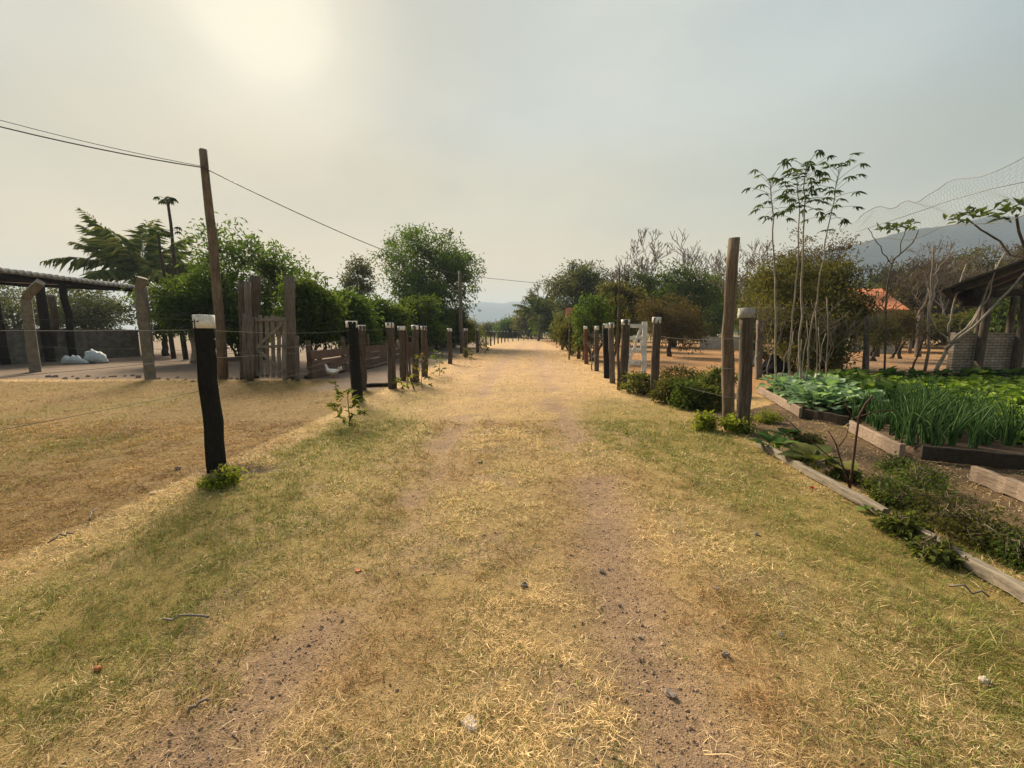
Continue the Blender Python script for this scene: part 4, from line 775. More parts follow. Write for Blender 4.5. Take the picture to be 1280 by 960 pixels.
for i, (px, Y, wpx, yt, mt, lb) in enumerate([(1120, 46, 90, 345, 'rusty', 'brown-leafed tree behind the orange roof'), (1180, 52, 100, 338, 'rusty', 'brown-leafed tree behind the brick shed'), (1250, 50, 100, 318, 'dusk', 'greyish tree above the brick shed roof at the right edge'), (1300, 48, 110, 300, 'rusty', 'tall brownish tree at the far right edge'), (960, 60, 80, 350, 'dusk', 'greyish tree far behind the thick post'), (1040, 60, 90, 340, 'dusk', 'greyish tree far behind the garden stems'), (1215, 30, 70, 395, 'olive', 'dark bush behind the brick shed wall'), (1275, 26, 80, 385, 'bright', 'green bush seen under the brick shed roof'), (1145, 40, 70, 318, 'rusty', 'brown-olive tree right of the orange roof'), (1200, 42, 80, 306, 'olive', 'olive tree rising above the brick shed eave'), (1262, 44, 80, 300, 'rusty', 'brownish tree above the middle of the brick shed roof'), (1105, 52, 60, 330, 'dusk', 'greyish tree directly above the orange roof')]):
    px_tree('tree', lb, 'tree', px, Y, wpx, yt, 425, 1.8, mt, 220 + i, 260, 34, .2 + .004 * Y, r0=.2, group='woods behind the garden', clump=.55, hole=.3)
# orange-roofed house
hy_ = 33; hc = at(1097, 416, hy_); ho = A_([hc[0], hy_ + 2.5, 0]); hs_ = empty('house', ho, 'small house with orange clay tile roof behind the dark olive tree', 'house')
zt, ze = at(1097, 361, hy_)[2] + .25, at(1097, 386, hy_)[2]; wx_ = 2.0
NB().box(ho + [0, .2, ze / 2], (wx_ * 2 - .5, 4.4, ze)).build('wall', M['plaster'], hs_, ho, False)
nu = 60; u = np.linspace(-wx_ - .15, wx_ + .15, nu); wv = .04 * np.abs(np.sin(u * np.pi / .11 * .5)); V = []
for yy_, zz_ in ((-2.7, ze - .1), (-1.3, (ze + zt) / 2 - .04), (0, zt), (1.4, (ze + zt) / 2), (2.8, ze - .1)): V += list(np.stack([u, np.full(nu, yy_), zz_ + wv], -1) + ho)
V = A_(V); i = (np.arange(4)[:, None] * nu + np.arange(nu - 1)[None]).ravel(); Q = np.stack([i, i + 1, i + nu + 1, i + nu], -1); nV = len(V)
NB().add(np.vstack([V, V - [0, 0, .08]]), np.vstack([Q, Q[:, ::-1] + nV, np.stack([np.arange(nu - 1), np.arange(1, nu), np.arange(1, nu) + nV, np.arange(nu - 1) + nV], -1)])).build('roof', M['tile'], hs_, ho)
NB().box(ho + [-2.2, -5.5, .45], (2.6, .2, .9)).build('low_wall', M['plaster'], hs_, ho, False)
lw = at(903, 421, 40); tag(NB().box((lw[0], 40, .55), (4.2, .2, 1.1), None, .5).build('low_wall', M['plaster'], None, (lw[0], 40, 0), False), 'low pale wall glimpsed across the field left of the tall bare pole', 'wall')
# field posts on the right
GF = 'posts of the field fence behind the garden'
for i, (pxt, pyt, pxb, pyb, w_, mt, lb) in enumerate([(950, 400, 948, 474, 9, 'greywood', 'pale post just behind the thick white-topped post'), (1084, 396, 1082, 472, 9, 'greywood', 'grey post at the back left of the garden beds'), (1151, 393, 1147, 446, 8, 'greywood', 'grey post in the dry field right of the orange roof'), (1193, 415, 1190, 474, 6, 'postwood', 'brown leaning post at the left end of the brick shed wall')]):
    post(pxt, pyt, pxb, pyb, w_, mt, lb, GF, None, False, False, 150 + i)
t5 = [G(948, 474), G(1082, 472), G(1190, 474)]
rope('fence_wire', np.vstack([curve(rp[1][0] + [0, .1, 1.35], t5[0] + [0, 0, 1.3], .02, 5), curve(t5[0] + [0, 0, 1.3], t5[1] + [0, 0, 1.62], .04, 8)[1:], curve(t5[1] + [0, 0, 1.62], at(1300, 388, 12.4), .04, 8)[1:]]), .006, 'wire', 'upper wire behind the garden beds from the thick post to the brick shed', 'wire', 'wires behind the garden')
rope('fence_wire', np.vstack([curve(rp[1][0] + [0, .1, .9], t5[0] + [0, 0, .9], .02, 5), curve(t5[0] + [0, 0, .9], t5[1] + [0, 0, .55], .04, 8)[1:]]), .006, 'wire', 'lower wire behind the kale bed', 'wire', 'wires behind the garden')

# ================================================================== brick shed on the right
by = 12.7; bo = A_([14.3, by, 0]); bs = empty('brick_shed', bo, 'open shed with low whitewashed brick wall and dark lean-to roof at the right edge', 'shed')
m = MT('whitewashed_brick', .9, .2); br = m.n('ShaderNodeTexBrick'); br.inputs['Scale'].default_value = 1; br.inputs['Brick Width'].default_value = .24; br.inputs['Row Height'].default_value = .085; br.inputs['Mortar Size'].default_value = .010
co = m.coord(); sp = m.n('ShaderNodeSeparateXYZ'); m.l(co, sp.inputs[0]); cb = m.n('ShaderNodeCombineXYZ'); m.l(sp.outputs['X'], cb.inputs[0]); m.l(sp.outputs['Z'], cb.inputs[1]); m.l(cb.outputs[0], br.inputs['Vector'])
br.inputs['Color1'].default_value = (.36, .32, .27, 1); br.inputs['Color2'].default_value = (.28, .24, .20, 1); br.inputs['Mortar'].default_value = (.13, .11, .09, 1)
nz_ = m.noise(co, 4, 5); m.col(m.mix(1.0, br.outputs['Color'], m.ramp(nz_, [(.3, (.6, .58, .55)), (.7, (1.15, 1.12, 1.1))]), 'MULTIPLY')); iv = m.n('ShaderNodeMath', operation='SUBTRACT'); iv.inputs[0].default_value = 1; m.l(br.outputs['Fac'], iv.inputs[1]); m.bump(iv.outputs[0], .8, .012); M['brick'] = m.m
xl, xr = at(1196, 416, by)[0], at(1330, 416, by)[0]
NB().box(((xl + xr) / 2, by + .1, .75), (xr - xl, .15, 1.5)).build('wall', M['brick'], bs, bo, False)
SK = 1.12
for px, w_, zt in ((1229, .30, 2.75), (1277, .34, 3.3), (1330, .3, 3.6)):
    x = at(px, 416, by - .15)[0]; B = NB(); B.tube(curve((x, by - .15, -.1), (x, by - .15, zt), 0, 6, None, .015), w_ / 3, 8, True, .5, .06, px); B.build('column', M['darkwood'], bs, bo)
for px, zt in ((1222, 2.5), (1262, 2.9)): x = at(px, 416, by + 3.9)[0]; B = NB(); B.tube(curve((x, by + 3.9, -.1), (x, by + 3.9, zt), 0, 5, None, .015), .11, 7, True, .5, .06, px); B.build('column', M['darkwood'], bs, bo)
e0, e1 = at(1178, 362, by - .6), at(1320, 308, by - .6); sl = (e1[2] - e0[2]) / (e1[0] - e0[0]); n1_, n2_ = 3, 60
V = []; xs_ = np.linspace(e0[0], e1[0], 14); ysr = np.linspace(by - .6, by + 5.2, 56)
XX, YY = np.meshgrid(xs_, ysr, indexing='ij'); XX0 = XX; XX = XX + SK * (YY - by + .6); ZZ = e0[2] + (XX0 - e0[0]) * sl + .03 * np.sin(YY * 2 * np.pi / .25) + .02 * np.sin(XX0 * 3); V = np.stack([XX, YY, ZZ], -1).reshape(-1, 3)
k_ = 56; i = (np.arange(13)[:, None] * k_ + np.arange(k_ - 1)[None]).ravel(); Q = np.stack([i, i + k_, i + k_ + 1, i + 1], -1); nV = len(V); ea = np.arange(13) * k_; ee = np.stack([ea, ea + nV, ea + k_ + nV, ea + k_], -1); eb = np.arange(k_ - 1); e3 = np.stack([eb, eb + 1, eb + 1 + nV, eb + nV], -1)
NB().add(np.vstack([V, V - [0, 0, .03]]), np.vstack([Q, Q[:, ::-1] + nV, ee, e3])).build('roof', M['roofsheet'], bs, bo)
for yb in (by - .35, by + 1.8, by + 4.2): B = NB(); sx = SK * (yb - by + .6); B.plank(A_([e0[0] + .3 + sx, yb, e0[2] + .3 * sl - .12]), A_([e1[0] + sx, yb, e1[2] - .12]), .16, .09, (0, 0, 1), 4, .006); B.build('rafter', M['beam'], bs, bo)
B = NB(); B.plank(at(1217, 368, by - .2), at(1330, 362, by - .2), .2, .12, (0, 0, 1), 3, .004); B.build('beam', M['beam'], bs, bo)
B = NB(); B.plank(at(1208, 372, by + .5), at(1226, 374, by + .5), .5, .35, (0, 0, 1), 3, .02); B.build('hanging_bundle', M['beam'], bs, bo)
B = NB(); B.plank(G(1213, 476), at(1222, 456, by - .45), .05, .30, (1, 0, 0), 3, .008); tag(B.build('plank', M['pinkboard'], None, G(1213, 476)), 'pinkish plank leaning on the brick shed column', 'plank')
# slanting pale saplings before the brick shed
g = np.random.default_rng(77)
def palesap(base, stems, label, seed, tufts=(), name='bare_sapling', mat='palebark'):
    g = np.random.default_rng(seed); root = empty(name, base, label, 'sapling', 'pale bare saplings by the brick shed'); T = NB()
    for pts, ra in stems:
        P = A_(pts) - base; t = np.linspace(0, 1, len(P)); tt = np.linspace(0, 1, 10); Pn = np.stack([np.interp(tt, t, P[:, i]) for i in range(3)], -1); Pn[1:-1] += g.normal(0, .02, (8, 3)); T.tube(Pn, np.linspace(ra, ra * .5, 10), 6, True, .5, .05, seed)
    T.build('trunk', M[mat], root)
    if len(tufts):
        B = NB()
        for c, s_ in tufts:
            n = 34; p = c - base + g.normal(0, s_, (n, 3)) * A_([1.3, 1, .5]); B.leaves(p, dirs(n, g, -.5), unit(A_([0, 0, 1.]) + dirs(n, g) * .5), .19 * g.uniform(.7, 1.2, n), .085)
        B.build('crown', M['bright'], root, smooth=False)
    return root
b = G(1166, 478); Yb = b[1]
palesap(b, [([b, at(1175, 455, Yb), at(1187, 430, Yb), at(1187, 418, Yb)], .06), ([at(1186, 420, Yb), at(1186, 400, Yb), at(1195, 365, Yb), at(1208, 330, Yb)], .03), ([at(1182, 437, Yb), at(1215, 410, Yb - .3), at(1250, 375, Yb - .5), at(1290, 332, Yb - .7)], .045), ([at(1186, 432, Yb), at(1218, 398, Yb), at(1240, 345, Yb), at(1257, 315, Yb)], .04), ([at(1212, 410, Yb - .2), at(1235, 370, Yb - .2), at(1245, 330, Yb - .2)], .028), ([at(1184, 424, Yb), at(1165, 400, Yb + .3), at(1160, 360, Yb + .4)], .02)], 'slanting pale tree with long bare stems before the brick shed', 1)
b = G(1136, 478); palesap(b, [([b, at(1145, 450, b[1]), at(1157, 415, b[1])], .035), ([at(1157, 415, b[1]), at(1175, 430, b[1] - .2), at(1200, 428, b[1] - .3)], .02)], 'thin brown slanting stem left of the slanting pale tree', 2, (), 'bare_sapling', 'redstem')
b = at(1162, 416, 16) * A_([1, 1, 0]); palesap(b, [([b, at(1163, 380, 16), at(1165, 345, 16), at(1166, 310, 16)], .05), ([at(1164, 350, 16), at(1175, 335, 16), at(1188, 318, 16)], .025), ([at(1163, 390, 16), at(1171, 360, 16), at(1171, 330, 16)], .025)], 'upright pale tree with whitish thin trunk left of the brick shed', 3)
b = G(1300, 520); Yb = b[1]
palesap(b, [([b, at(1296, 420, Yb), at(1285, 330, Yb), at(1270, 268, Yb)], .035), ([at(1285, 330, Yb), at(1245, 300, Yb + .4), at(1212, 276, Yb + .5)], .022)], 'leafy-tipped branch reaching in from the right edge over the shed roof', 4, ((at(1212, 270, Yb + .5), .12), (at(1272, 262, Yb), .13)), 'sapling', 'bark')
b = at(1112, 416, 12.6) * A_([1, 1, 0]); Yb = 12.6
palesap(b, [([b, at(1108, 370, Yb), at(1112, 330, Yb), at(1140, 305, Yb), at(1148, 288, Yb)], .026), ([at(1112, 330, Yb), at(1125, 318, Yb), at(1132, 285, Yb)], .018), ([at(1112, 328, Yb), at(1095, 300, Yb), at(1085, 285, Yb)], .015)], 'dark bent branching tree below the netting with few leaf tufts', 5, ((at(1130, 282, Yb), .14), (at(1112, 285, Yb), .1)), 'sapling', 'bark')

# ================================================================== garden beds
def board(a, b, h, label, mat='board', th=.045, group='timber edging boards of the garden', z0=.02):
    a, b = A_(a, float).copy(), A_(b, float).copy(); a[2] = b[2] = h / 2 + z0; B = NB(); B.plank(a, b, h, th, (0, 0, 1), 9, .005); o = B.build('edging_board', M[mat], None, (a[0], a[1], 0), False); return tag(o, label, 'board', group)
board(G(947, 560), G(1106, 652), .085, 'pale timber edging along the grass from the thick post forward', 'board', .055)
board(G(1133, 668), G(1320, 782), .085, 'nearest pale timber edging along the grass at the lower right', 'board', .055)
KA, KB, KC = G(947, 492), G(1001, 523), G(1060, 533)
board(KA, KB, .17, 'pinkish board along the left side of the kale bed', 'pinkboard', .05)
board(KB + [.06, -.02, 0], KC, .15, 'dark board across the near end of the kale bed', 'boardend', .05)
OA, OB = G(1062, 541), G(1126, 575); board(OA, OB, .17, 'pinkish board along the left side of the onion bed', 'pinkboard', .055)
OC = G(1150, 576); OD = OC + (G(1285, 590) - OC) * 1.6; board(OC, OD, .17, 'long dark board across the near end of the onion bed', 'boardend', .055)
NA, NB_ = G(1214, 603), G(1330, 650); board(NA, NB_, .16, 'short pinkish board of the nearest bed at the right edge', 'pinkboard', .05)
g = np.random.default_rng(123)
def mound(name, poly, h, seed):   # raised soil inside a bed
    (x0, y0), (x1, y1), (x2, y2), (x3, y3) = poly; n = 26; u, v = np.meshgrid(np.linspace(0, 1, n), np.linspace(0, 1, n)); u, v = u.ravel(), v.ravel()
    x = (x0 * (1 - u) + x1 * u) * (1 - v) + (x3 * (1 - u) + x2 * u) * v; y = (y0 * (1 - u) + y1 * u) * (1 - v) + (y3 * (1 - u) + y2 * u) * v
    ed = np.minimum.reduce([u, 1 - u, v, 1 - v]); z = h * sst(-.02, .06, ed) + .05 * (fbm(x * 6, y * 6, seed, 4) - .5) * sst(0, .1, ed) - .02 * (ed <= 0)
    i = (np.arange(n - 1)[:, None] * n + np.arange(n - 1)[None]).ravel(); o = NB().add(np.stack([x, y, z], -1), np.stack([i, i + 1, i + n + 1, i + n], -1)).build(name, M['soil'], None); tag(o, kind='structure')
M['soil'] = plain('garden_soil', (.075, .05, .035), .45, 16, .95, .1, .9)
mound('soil', [(KB[0] + .1, KB[1] + .02), (KC[0] + 1.6, KC[1] + .1), (KA[0] + 2.6, KA[1] + .3), (KA[0] + .1, KA[1])], .12, 1)
mound('soil', [(OB[0] + .3, OB[1] + .08), (OD[0], OD[1] + .06), (OD[0] + 1.5, 6.9), (OA[0] + .1, OA[1] - .05)], .12, 2)
mound('soil', [(8.0, 6.9), (15.0, 6.9), (15.0, 12.0), (9.2, 12.0)], .10, 3)
mound('soil', [(NA[0] + .1, NA[1] - .02), (7.5, 4.2), (7.5, 2.6), (NB_[0] + .1, NB_[1])], .08, 4)
# kale
protos = []
for s_ in range(4):
    gg = np.random.default_rng(400 + s_); B = NB(); n = 11
    for i in range(n): sheetleaf(B, A_([0, 0, .06 + .012 * i]), i * 2.399 + gg.normal(0, .2), .35 + .9 * i / n + gg.normal(0, .1), .30 * gg.uniform(.8, 1.15), .21 * gg.uniform(.85, 1.2), 1.1, gg, .08, None, 7, 4, .34, .18)
    o = B.build('kale', M['kale'], None); protos.append(o)
def scatter(protos, pts, name, label, cat, group, s0, s1, seed, z=.1):
    g = np.random.default_rng(seed); used = set()
    for i, (x, y) in enumerate(pts):
        k = int(g.integers(len(protos))); src = protos[k]
        if k in used: o = src.copy(); COL.objects.link(o)
        else: o = src; used.add(k)
        s_ = g.uniform(s0, s1); o.location = (x, y, z); o.scale = (s_, s_, s_ * g.uniform(.9, 1.1)); o.rotation_euler = (g.normal(0, .06), g.normal(0, .06), g.random() * 6.28)
        lb = label(i) if callable(label) else label; tag(o, lb, cat, group)
    for k, p in enumerate(protos):
        if k not in used: bpy.data.objects.remove(p)
def grid(p00, p10, p11, p01, nu, nv, jit, seed):
    g = np.random.default_rng(seed); out = []
    for i in range(nv):
        for j in range(nu):
            u, v = (j + .5) / nu, (i + .5) / nv; p = (A_(p00)[:2] * (1 - u) + A_(p10)[:2] * u) * (1 - v) + (A_(p01)[:2] * (1 - u) + A_(p11)[:2] * u) * v; out.append(p + g.normal(0, jit, 2))
    return out
scatter(protos, grid(KB + [.15, .1, 0], KC + [.75, .25, 0], KA + [1.9, .1, 0], KA + [.15, -.1, 0], 5, 12, .06, 1), 'kale', 'blue-green kale plant with broad pale leaves in the kale bed', 'kale', 'kale plants in the bed', .85, 1.2, 2)
# lettuces and other greens
protos = []
for s_ in range(4):
    gg = np.random.default_rng(430 + s_); B = NB(); n = 16
    for i in range(n): sheetleaf(B, A_([0, 0, .02]), i * 2.399 + gg.normal(0, .2), .3 + 1.0 * i / n + gg.normal(0, .1), .27 * gg.uniform(.8, 1.15), .20 * gg.uniform(.85, 1.2), 1.0, gg, .16, None, 6, 4, .12, .25)
    protos.append(B.build('lettuce', M['lettuce'], None))
pts = grid((8.3, 7.3), (14.5, 7.6), (15.2, 11.6), (8.6, 11.0), 18, 11, .09, 3)
scatter(protos, pts, 'lettuce', 'bright green lettuce in the wide bed before the brick shed', 'lettuce', 'lettuces in the wide bed', .7, 1.15, 4)
protos = []
for s_ in range(2):
    gg = np.random.default_rng(450 + s_); B = NB(); n = 16
    for i in range(n): sheetleaf(B, A_([0, 0, .02]), i * 2.399 + gg.normal(0, .2), .3 + 1.0 * i / n + gg.normal(0, .1), .30 * gg.uniform(.8, 1.15), .20 * gg.uniform(.85, 1.2), 1.1, gg, .14, None, 6, 4, .12, .25)
    protos.append(B.build('lettuce', M['lettuce'], None))
scatter(protos, grid(OC + [1.45, .15, 0], OC + [2.5, .10, 0], (8.2, 6.9), (7.0, 6.9), 4, 5, .05, 5), 'lettuce', 'bright green lettuce at the right end of the onion bed', 'lettuce', 'lettuces right of the onions', .9, 1.3, 6)
protos = []
for s_ in range(3):
    gg = np.random.default_rng(470 + s_); B = NB(); n = 14
    for i in range(n): sheetleaf(B, A_([0, 0, .05]), i * 2.399, .4 + 1.0 * i / n + gg.normal(0, .1), .36 * gg.uniform(.8, 1.15), .2, 1.2, gg, .12, None, 6, 4, .2, .2)
    protos.append(B.build('leafy_green', M['greens'], None))
scatter(protos, grid((7.3, 8.0), (8.2, 7.9), (9.6, 11.9), (8.4, 11.9), 3, 8, .1, 7) + grid((9.4, 11.6), (15.5, 11.9), (15.5, 12.2), (9.6, 12.2), 12, 1, .08, 9), 'leafy_green', 'dark green leafy vegetable between the kale and the lettuces', 'leafy green', 'dark leafy greens behind the kale', .9, 1.35, 8)
# spring onions
protos = []
for s_ in range(4):
    gg = np.random.default_rng(500 + s_); B = NB()
    for i in range(11):
        az = gg.random() * 6.28; L_ = gg.uniform(.36, .6); ln = gg.uniform(.05, .5); h = A_([math.cos(az), math.sin(az), 0]); o_ = A_([*gg.normal(0, .025, 2), 0]); fold = gg.random() < .22
        P = [o_, o_ + h * ln * L_ * .3 + [0, 0, L_ * .5], o_ + h * ln * L_ * .75 + [0, 0, L_ * (.85 if not fold else .7)], o_ + h * L_ * (ln * 1.2 + (.25 if fold else 0)) + [0, 0, L_ * (1.05 if not fold else .5)]]
        P = A_(P); t = np.linspace(0, 1, 4); tt = np.linspace(0, 1, 8); P = np.stack([np.interp(tt, t, P[:, k]) for k in range(3)], -1); B.tube(P, np.linspace(.0085, .002, 8), 5, False, gg.random())
    protos.append(B.build('spring_onion', M['onion'], None))
scatter(protos, grid(OC + [.05, .14, 0], OC + [1.5, .12, 0], (7.2, 6.8), (5.35, 6.3), 11, 8, .06, 11), 'spring_onion', 'spring onion clump with upright tubular leaves in the onion bed', 'spring onion', 'spring onions in the bed', .6, 1.2, 12)
# plants on the strip by the grass
def leafplant(px, py, n, L_, W_, mat, label, seed, name, cat, el=.5):
    b = G(px, py); gg = np.random.default_rng(seed); B = NB()
    for i in range(n): sheetleaf(B, A_([*gg.normal(0, .03, 2), .02]), i * 2.399 + gg.normal(0, .3), el + .6 * i / n, L_ * gg.uniform(.75, 1.15), W_ * gg.uniform(.8, 1.2), 1.25, gg, .08, None, 7, 4, .4, .12)
    o = B.build(name, M[mat], None); o.location = (b[0], b[1], .01); return tag(o, label, cat)
leafplant(968, 568, 12, .34, .20, 'greens', 'dull green squash plant with broad leaves right beside the thick post', 1, 'squash_plant', 'squash plant', .8)
leafplant(1018, 590, 9, .40, .26, 'weed', 'squash plant with one big pale green leaf behind the pale edging', 2, 'squash_plant', 'squash plant', .7)
leafplant(985, 552, 9, .28, .18, 'greens', 'smaller dull green squash plant behind the other two', 3, 'squash_plant', 'squash plant', .7)
leafplant(1085, 640, 5, .15, .08, 'greens', 'low green seedling right of the reddish dry shrub', 4, 'seedling', 'seedling', .3)
b = G(1062, 612); Yb = b[1]; root = empty('dry_shrub', b, 'small leafless reddish shrub with forked stems behind the pale edging', 'shrub'); T = NB()
for pts, ra in [([(1062, 612), (1064, 585), (1066, 555), (1069, 520), (1076, 503), (1083, 493)], .017), ([(1062, 608), (1054, 580), (1048, 555), (1040, 540)], .013), ([(1069, 522), (1080, 512), (1092, 507)], .010), ([(1063, 592), (1042, 570), (1020, 545), (1005, 525)], .009), ([(1068, 525), (1058, 510), (1054, 498)], .007), ([(1049, 558), (1057, 545), (1060, 530)], .007), ([(1063, 600), (1085, 620), (1095, 634)], .008)]:
    P = A_([at(a, c, Yb) for a, c in pts]) - b; P[:, 1] += np.linspace(0, np.random.default_rng(int(ra * 1e4)).normal(0, .2), len(P)); T.tube(P, .7 * np.linspace(ra, ra * .55, len(P)), 6, True, .5, .08, 3)
T.build('stem', M['redstem'], root)
for i, (px, py, wpx, hpx, mt, lb) in enumerate([(1140, 640, 90, 62, 'bright', 'feathery green herb bush right of the reddish dry shrub'), (1190, 665, 100, 62, 'olive', 'feathery herb bush before the short pinkish board'), (1150, 612, 60, 38, 'weed', 'lighter herb clump below the corner of the onion bed'), (1245, 690, 90, 48, 'olive', 'low dark herb clump at the lower right edge'), (1285, 712, 80, 44, 'bright', 'green herb clump cut by the right edge'), (1100, 615, 40, 20, 'weed', 'sparse small weed on the soil path')]):
    weed(px, py, wpx * .9, hpx * .9, mt, lb, 80 + i, 1.25, .034, 'herbs and weeds in the near garden strip')
for i, (px, py, wpx, hpx, mt, lb) in enumerate([(1000, 576, 24, 11, 'weed', 'low weed just inside the pale edging below the squash leaves'), (1056, 600, 26, 11, 'bright', 'low green weed inside the edging left of the reddish dry shrub'), (1112, 632, 30, 16, 'weed', 'low weed inside the edging right of the reddish dry shrub'), (1010, 556, 30, 14, 'weed', 'small weed on the soil path behind the squash leaves'), (960, 528, 30, 16, 'fern', 'yellowish weed on the soil path near the thick post'), (1120, 592, 34, 20, 'bright', 'green weed at the near corner of the onion bed')]):
    weed(px, py, wpx, hpx, mt, lb, 180 + i, .8, .045, 'small weeds along the garden path')
weed(1125, 668, 40, 22, 'weed', 'grass-green weed growing in the gap of the pale edging', 95, .8, .06); weed(1170, 700, 46, 18, 'weed', 'weed spilling over the nearest pale edging', 96, .8, .05)
fl = G(1015, 617); B = NB(); B.tube(curve(fl, fl + [0, 0, .05], 0, 3), .003, 4); o = B.build('flower', M['stem'], None, fl); tag(o, 'single small red flower by the pale edging', 'flower')
B = NB(); B.leaves(np.tile(A_([0, 0, .05]), (7, 1)), dirs(7, np.random.default_rng(1), 0), np.tile(A_([0, 0, 1.]), (7, 1)), .03, .02); B.build('petals', M['flower'], o)
B = NB()
hb_ = G(968, 472)
for i in range(5): B.tube(curve(hb_ + [-.35 + .05 * i, .1 * i, .1], hb_ + [.35 - .06 * i, .06 * i, .25 + .12 * i], -.12, 7, None, .02), np.linspace(.12, .16, 7), 8, True, .5, .1, i)
tag(B.build('heap', M['blackheap'], None, hb_), 'black lumpy heap beyond the kale bed next to the pale post', 'heap')  # black lumps built for a dark shape, identity guessed

# tall cassava stems
GS = 'tall thin cassava stems behind the garden'
def cassava(pts, Y, label, seed, nl=16, ex=()):
    g = np.random.default_rng(seed); P = A_([at(a, c, Y) for a, c in pts]); P[0, 2] = 0; b = P[0].copy(); root = empty('cassava_plant', b, label, 'cassava plant', GS); T = NB(); t = np.linspace(0, 1, len(P)); tt = np.linspace(0, 1, 16); Pn = np.stack([np.interp(tt, t, P[:, i]) for i in range(3)], -1) - b; Pn[1:-1] += g.normal(0, .012, (14, 3)); T.tube(Pn, np.linspace(.021, .009, 16), 7, True, .5, .12, seed); T.build('stem', M['palebark'], root)
    B = NB(); top = Pn[-1]; dn = Pn[-4] - top
    for i in range(nl):
        c = top + dn * (i / nl) * 1.25; az = i * 2.399; e_ = .9 - 1.25 * i / nl + g.normal(0, .15); d = A_([math.cos(az) * math.cos(e_), math.sin(az) * math.cos(e_), math.sin(e_)]); ee = c + d * g.uniform(.22, .55); B.tube(curve(c, ee, -.02, 4), (.005, .004, .004, .003), 4, False, .8)
        m = 7; fan = np.linspace(-1.7, 1.7, m) + g.normal(0, .1, m); hd = unit(A_([d[0], d[1], 0])); sd_ = A_([-hd[1], hd[0], 0]); dd = np.cos(fan)[:, None] * hd + np.sin(fan)[:, None] * sd_ + A_([0, 0, -.35 + .35 * g.normal()])
        B.leaves(np.tile(ee, (m, 1)), dd, np.tile(A_([0, 0, 1.]), (m, 1)), .21 * g.uniform(.6, 1.15, m) * np.cos(fan * .45), .042, g.random(), .12, .2)
    B.build('crown', M['papaya'], root, smooth=False)
cassava([(972, 474), (970, 400), (968, 320), (965, 270), (962, 225)], 9.4, 'leftmost tall cassava stem with a drooping leaf tuft', 1, 22)
cassava([(986, 474), (991, 400), (998, 320), (999, 260), (996, 222)], 9.6, 'second tall cassava stem from the left, slightly bent', 2, 24)
cassava([(1000, 474), (1001, 400), (1003, 320), (1006, 260), (1008, 206)], 9.3, 'straightest and tallest cassava stem of the group', 3, 26)
cassava([(1008, 474), (1012, 420), (1024, 350), (1036, 280), (1049, 212)], 9.5, 'rightmost cassava stem leaning to the right', 4, 25)
for i in range(8):
    px = 975 + i * 9 + g.normal(0, 4); Yk = 9.9 + g.normal(0, .3); rope('stick', curve(at(px, 470, Yk) * A_([1, 1, 0]), at(px + g.normal(0, 16), 425 - g.random() * 60, Yk), 0, 6, None, .03, g), .011, 'twig', 'bare crooked stick standing at the foot of the cassava stems', 'stick', 'bare sticks below the cassava stems')

# netting over the garden
c00, c10, c11, c01 = at(1046, 303, 9.4), at(1330, 258, 5.4), at(1330, 184, 5.0), at(1066, 274, 9.2)
cable1 = np.vstack([at(1070, 290, 9.3), at(1123, 273, 8.3), at(1190, 250, 6.9), at(1240, 236, 6.2), at(1340, 215, 5.3)])
def netp(u, v):
    u = np.asarray(u)[..., None]; v = np.asarray(v)[..., None]; P = (c00 * (1 - u) + c10 * u) * (1 - v) + (c01 * (1 - u) + c11 * u) * v
    un, vn = u[..., 0], v[..., 0]; P[..., 2] += .03 * np.sin(un * 9) * vn + .05 * (vnoise(un * 12, vn * 3, 3) - .5) + .10 * (vnoise(un * 7, vn * 2, 4) - .5) - .22 * np.sin(np.pi * un) * (1 - vn) * .5 + .05 * np.sin(un * 23 + vn * 5); P[..., 0] += .06 * (vnoise(un * 20, vn * 5, 5) - .5); P[..., 1] += .18 * np.sin(vn * 4 + un * 6); return P
B = NB(); nu_, nv_ = 64, 13; du, dv = 1 / nu_, 1 / nv_; segs = []
for i in range(nu_):
    for j in range(nv_):
        u0 = (i + .5 * (j % 2)) * du; v0 = j * dv
        segs += [((u0, v0), (u0 + .5 * du, v0 + dv * .35)), ((u0 + .5 * du, v0 + dv * .35), (u0 + du, v0)), ((u0 + .5 * du, v0 + dv * .35), (u0 + .5 * du, v0 + dv))]
sg2 = np.clip(A_(segs), 0, 1); P0 = netp(sg2[:, 0, 0], sg2[:, 0, 1]); P1 = netp(sg2[:, 1, 0], sg2[:, 1, 1]); d = unit(P1 - P0 + 1e-9); a1 = unit(np.cross(d, A_([.3, .9, .2]))); a2 = np.cross(d, a1); r_ = .0010; V = []
for k in range(3): q = 2 * np.pi * k / 3; o_ = (math.cos(q) * a1 + math.sin(q) * a2) * r_; V.append(np.stack([P0 + o_, P1 + o_], 1))
V = np.stack(V, 1).reshape(-1, 3); bq = np.arange(len(P0)) * 6; Q = np.vstack([np.stack([bq + 2 * k, bq + 2 * ((k + 1) % 3), bq + 2 * ((k + 1) % 3) + 1, bq + 2 * k + 1], -1) for k in range(3)])
B.add(V, Q); tag(B.build('wire_netting', M['netting'], None, c00), 'sagging hexagonal wire netting strung high over the garden at upper right', 'netting')
for P, lb in ((cable1, 'support wire under the middle of the hanging netting'), (netp(np.linspace(0, 1, 24), np.full(24, .0)), 'lower edge wire of the hanging netting'), (netp(np.linspace(.0, 1, 24), np.full(24, 1.)), 'upper edge wire of the hanging netting')): rope('support_wire', P, .005, 'netting', lb, 'wire', 'wires holding the netting')

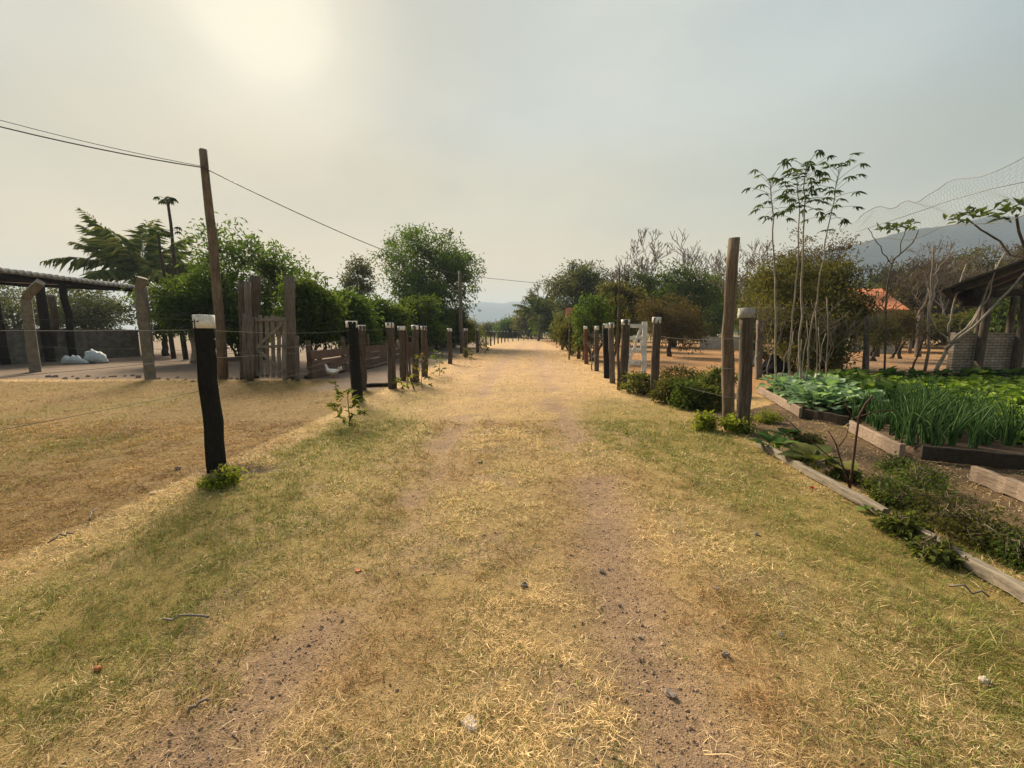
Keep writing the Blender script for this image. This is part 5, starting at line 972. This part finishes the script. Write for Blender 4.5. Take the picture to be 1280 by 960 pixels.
# ================================================================== small things lying on the grass
for i, (px, py, s_, mt, lb, nm, fl_) in enumerate([(655, 733, .035, 'rock', 'dark grey stone in the middle of the track', 'stone', .6), (907, 816, .03, 'rock', 'grey stone standing in the grass right of the right rut', 'stone', .7), (838, 860, .04, 'rock', 'flat grey-brown stone near the bottom right of the rut', 'stone', .4), (1229, 856, .035, 'palerock', 'pale pointed stone in the grass near the right edge', 'stone', .6), (945, 668, .032, 'rock', 'dark clod in the grass left of the pale edging', 'clod', .6), (895, 738, .028, 'rock', 'bluish grey stone right of the rut', 'stone', .6), (752, 712, .035, 'rock', 'brown clod at the left edge of the right rut', 'clod', .5), (605, 615, .03, 'palerock', 'small white pebble in the centre of the track', 'pebble', .5), (587, 905, .05, 'palerock', 'pinkish earth lump at the bottom of the track', 'clod', .25), (122, 836, .028, 'brickbit', 'orange brick fragment in the lower left grass', 'brick fragment', .6), (447, 713, .03, 'brickbit', 'orange-brown curled leaf beside the left rut', 'leaf', .25), (600, 578, .05, 'rock', 'grey stone far down the middle of the track', 'stone', .4), (222, 585, .05, 'rock', 'dark clod left of the nearest black post', 'clod', .6), (190, 616, .05, 'palerock', 'small pale chip left of the scraped hollow', 'pebble', .3), (800, 790, .02, 'palerock', 'small pale pebble inside the right rut', 'pebble', .5), (775, 752, .018, 'rock', 'tiny dark pebble inside the right rut', 'pebble', .6), (975, 795, .03, 'rock', 'grey stone patch right of the pale lump', 'stone', .3)]):
    rock(G(px, py), s_, mt, lb, nm, None, 500 + i, nm.replace(' ', '_'), fl_)
for i, (a, b_, lb) in enumerate([((118, 640), (112, 655), 'pale straw stalk standing at the lawn edge on the left'), ((60, 684), (92, 672), 'pale dry stick lying along the lawn edge on the left'), ((236, 900), (262, 884), 'brown twig lying in the lower left grass'), ((1185, 738), (1235, 752), 'pale dry root lying before the nearest pale edging'), ((205, 780), (262, 778), 'short brown twig left of the left rut')]):
    rope('twig', curve(G(*a) + [0, 0, .03], G(*b_) + [0, 0, .03], -.02, 6, None, .01), .006, 'twig', lb, 'twig')
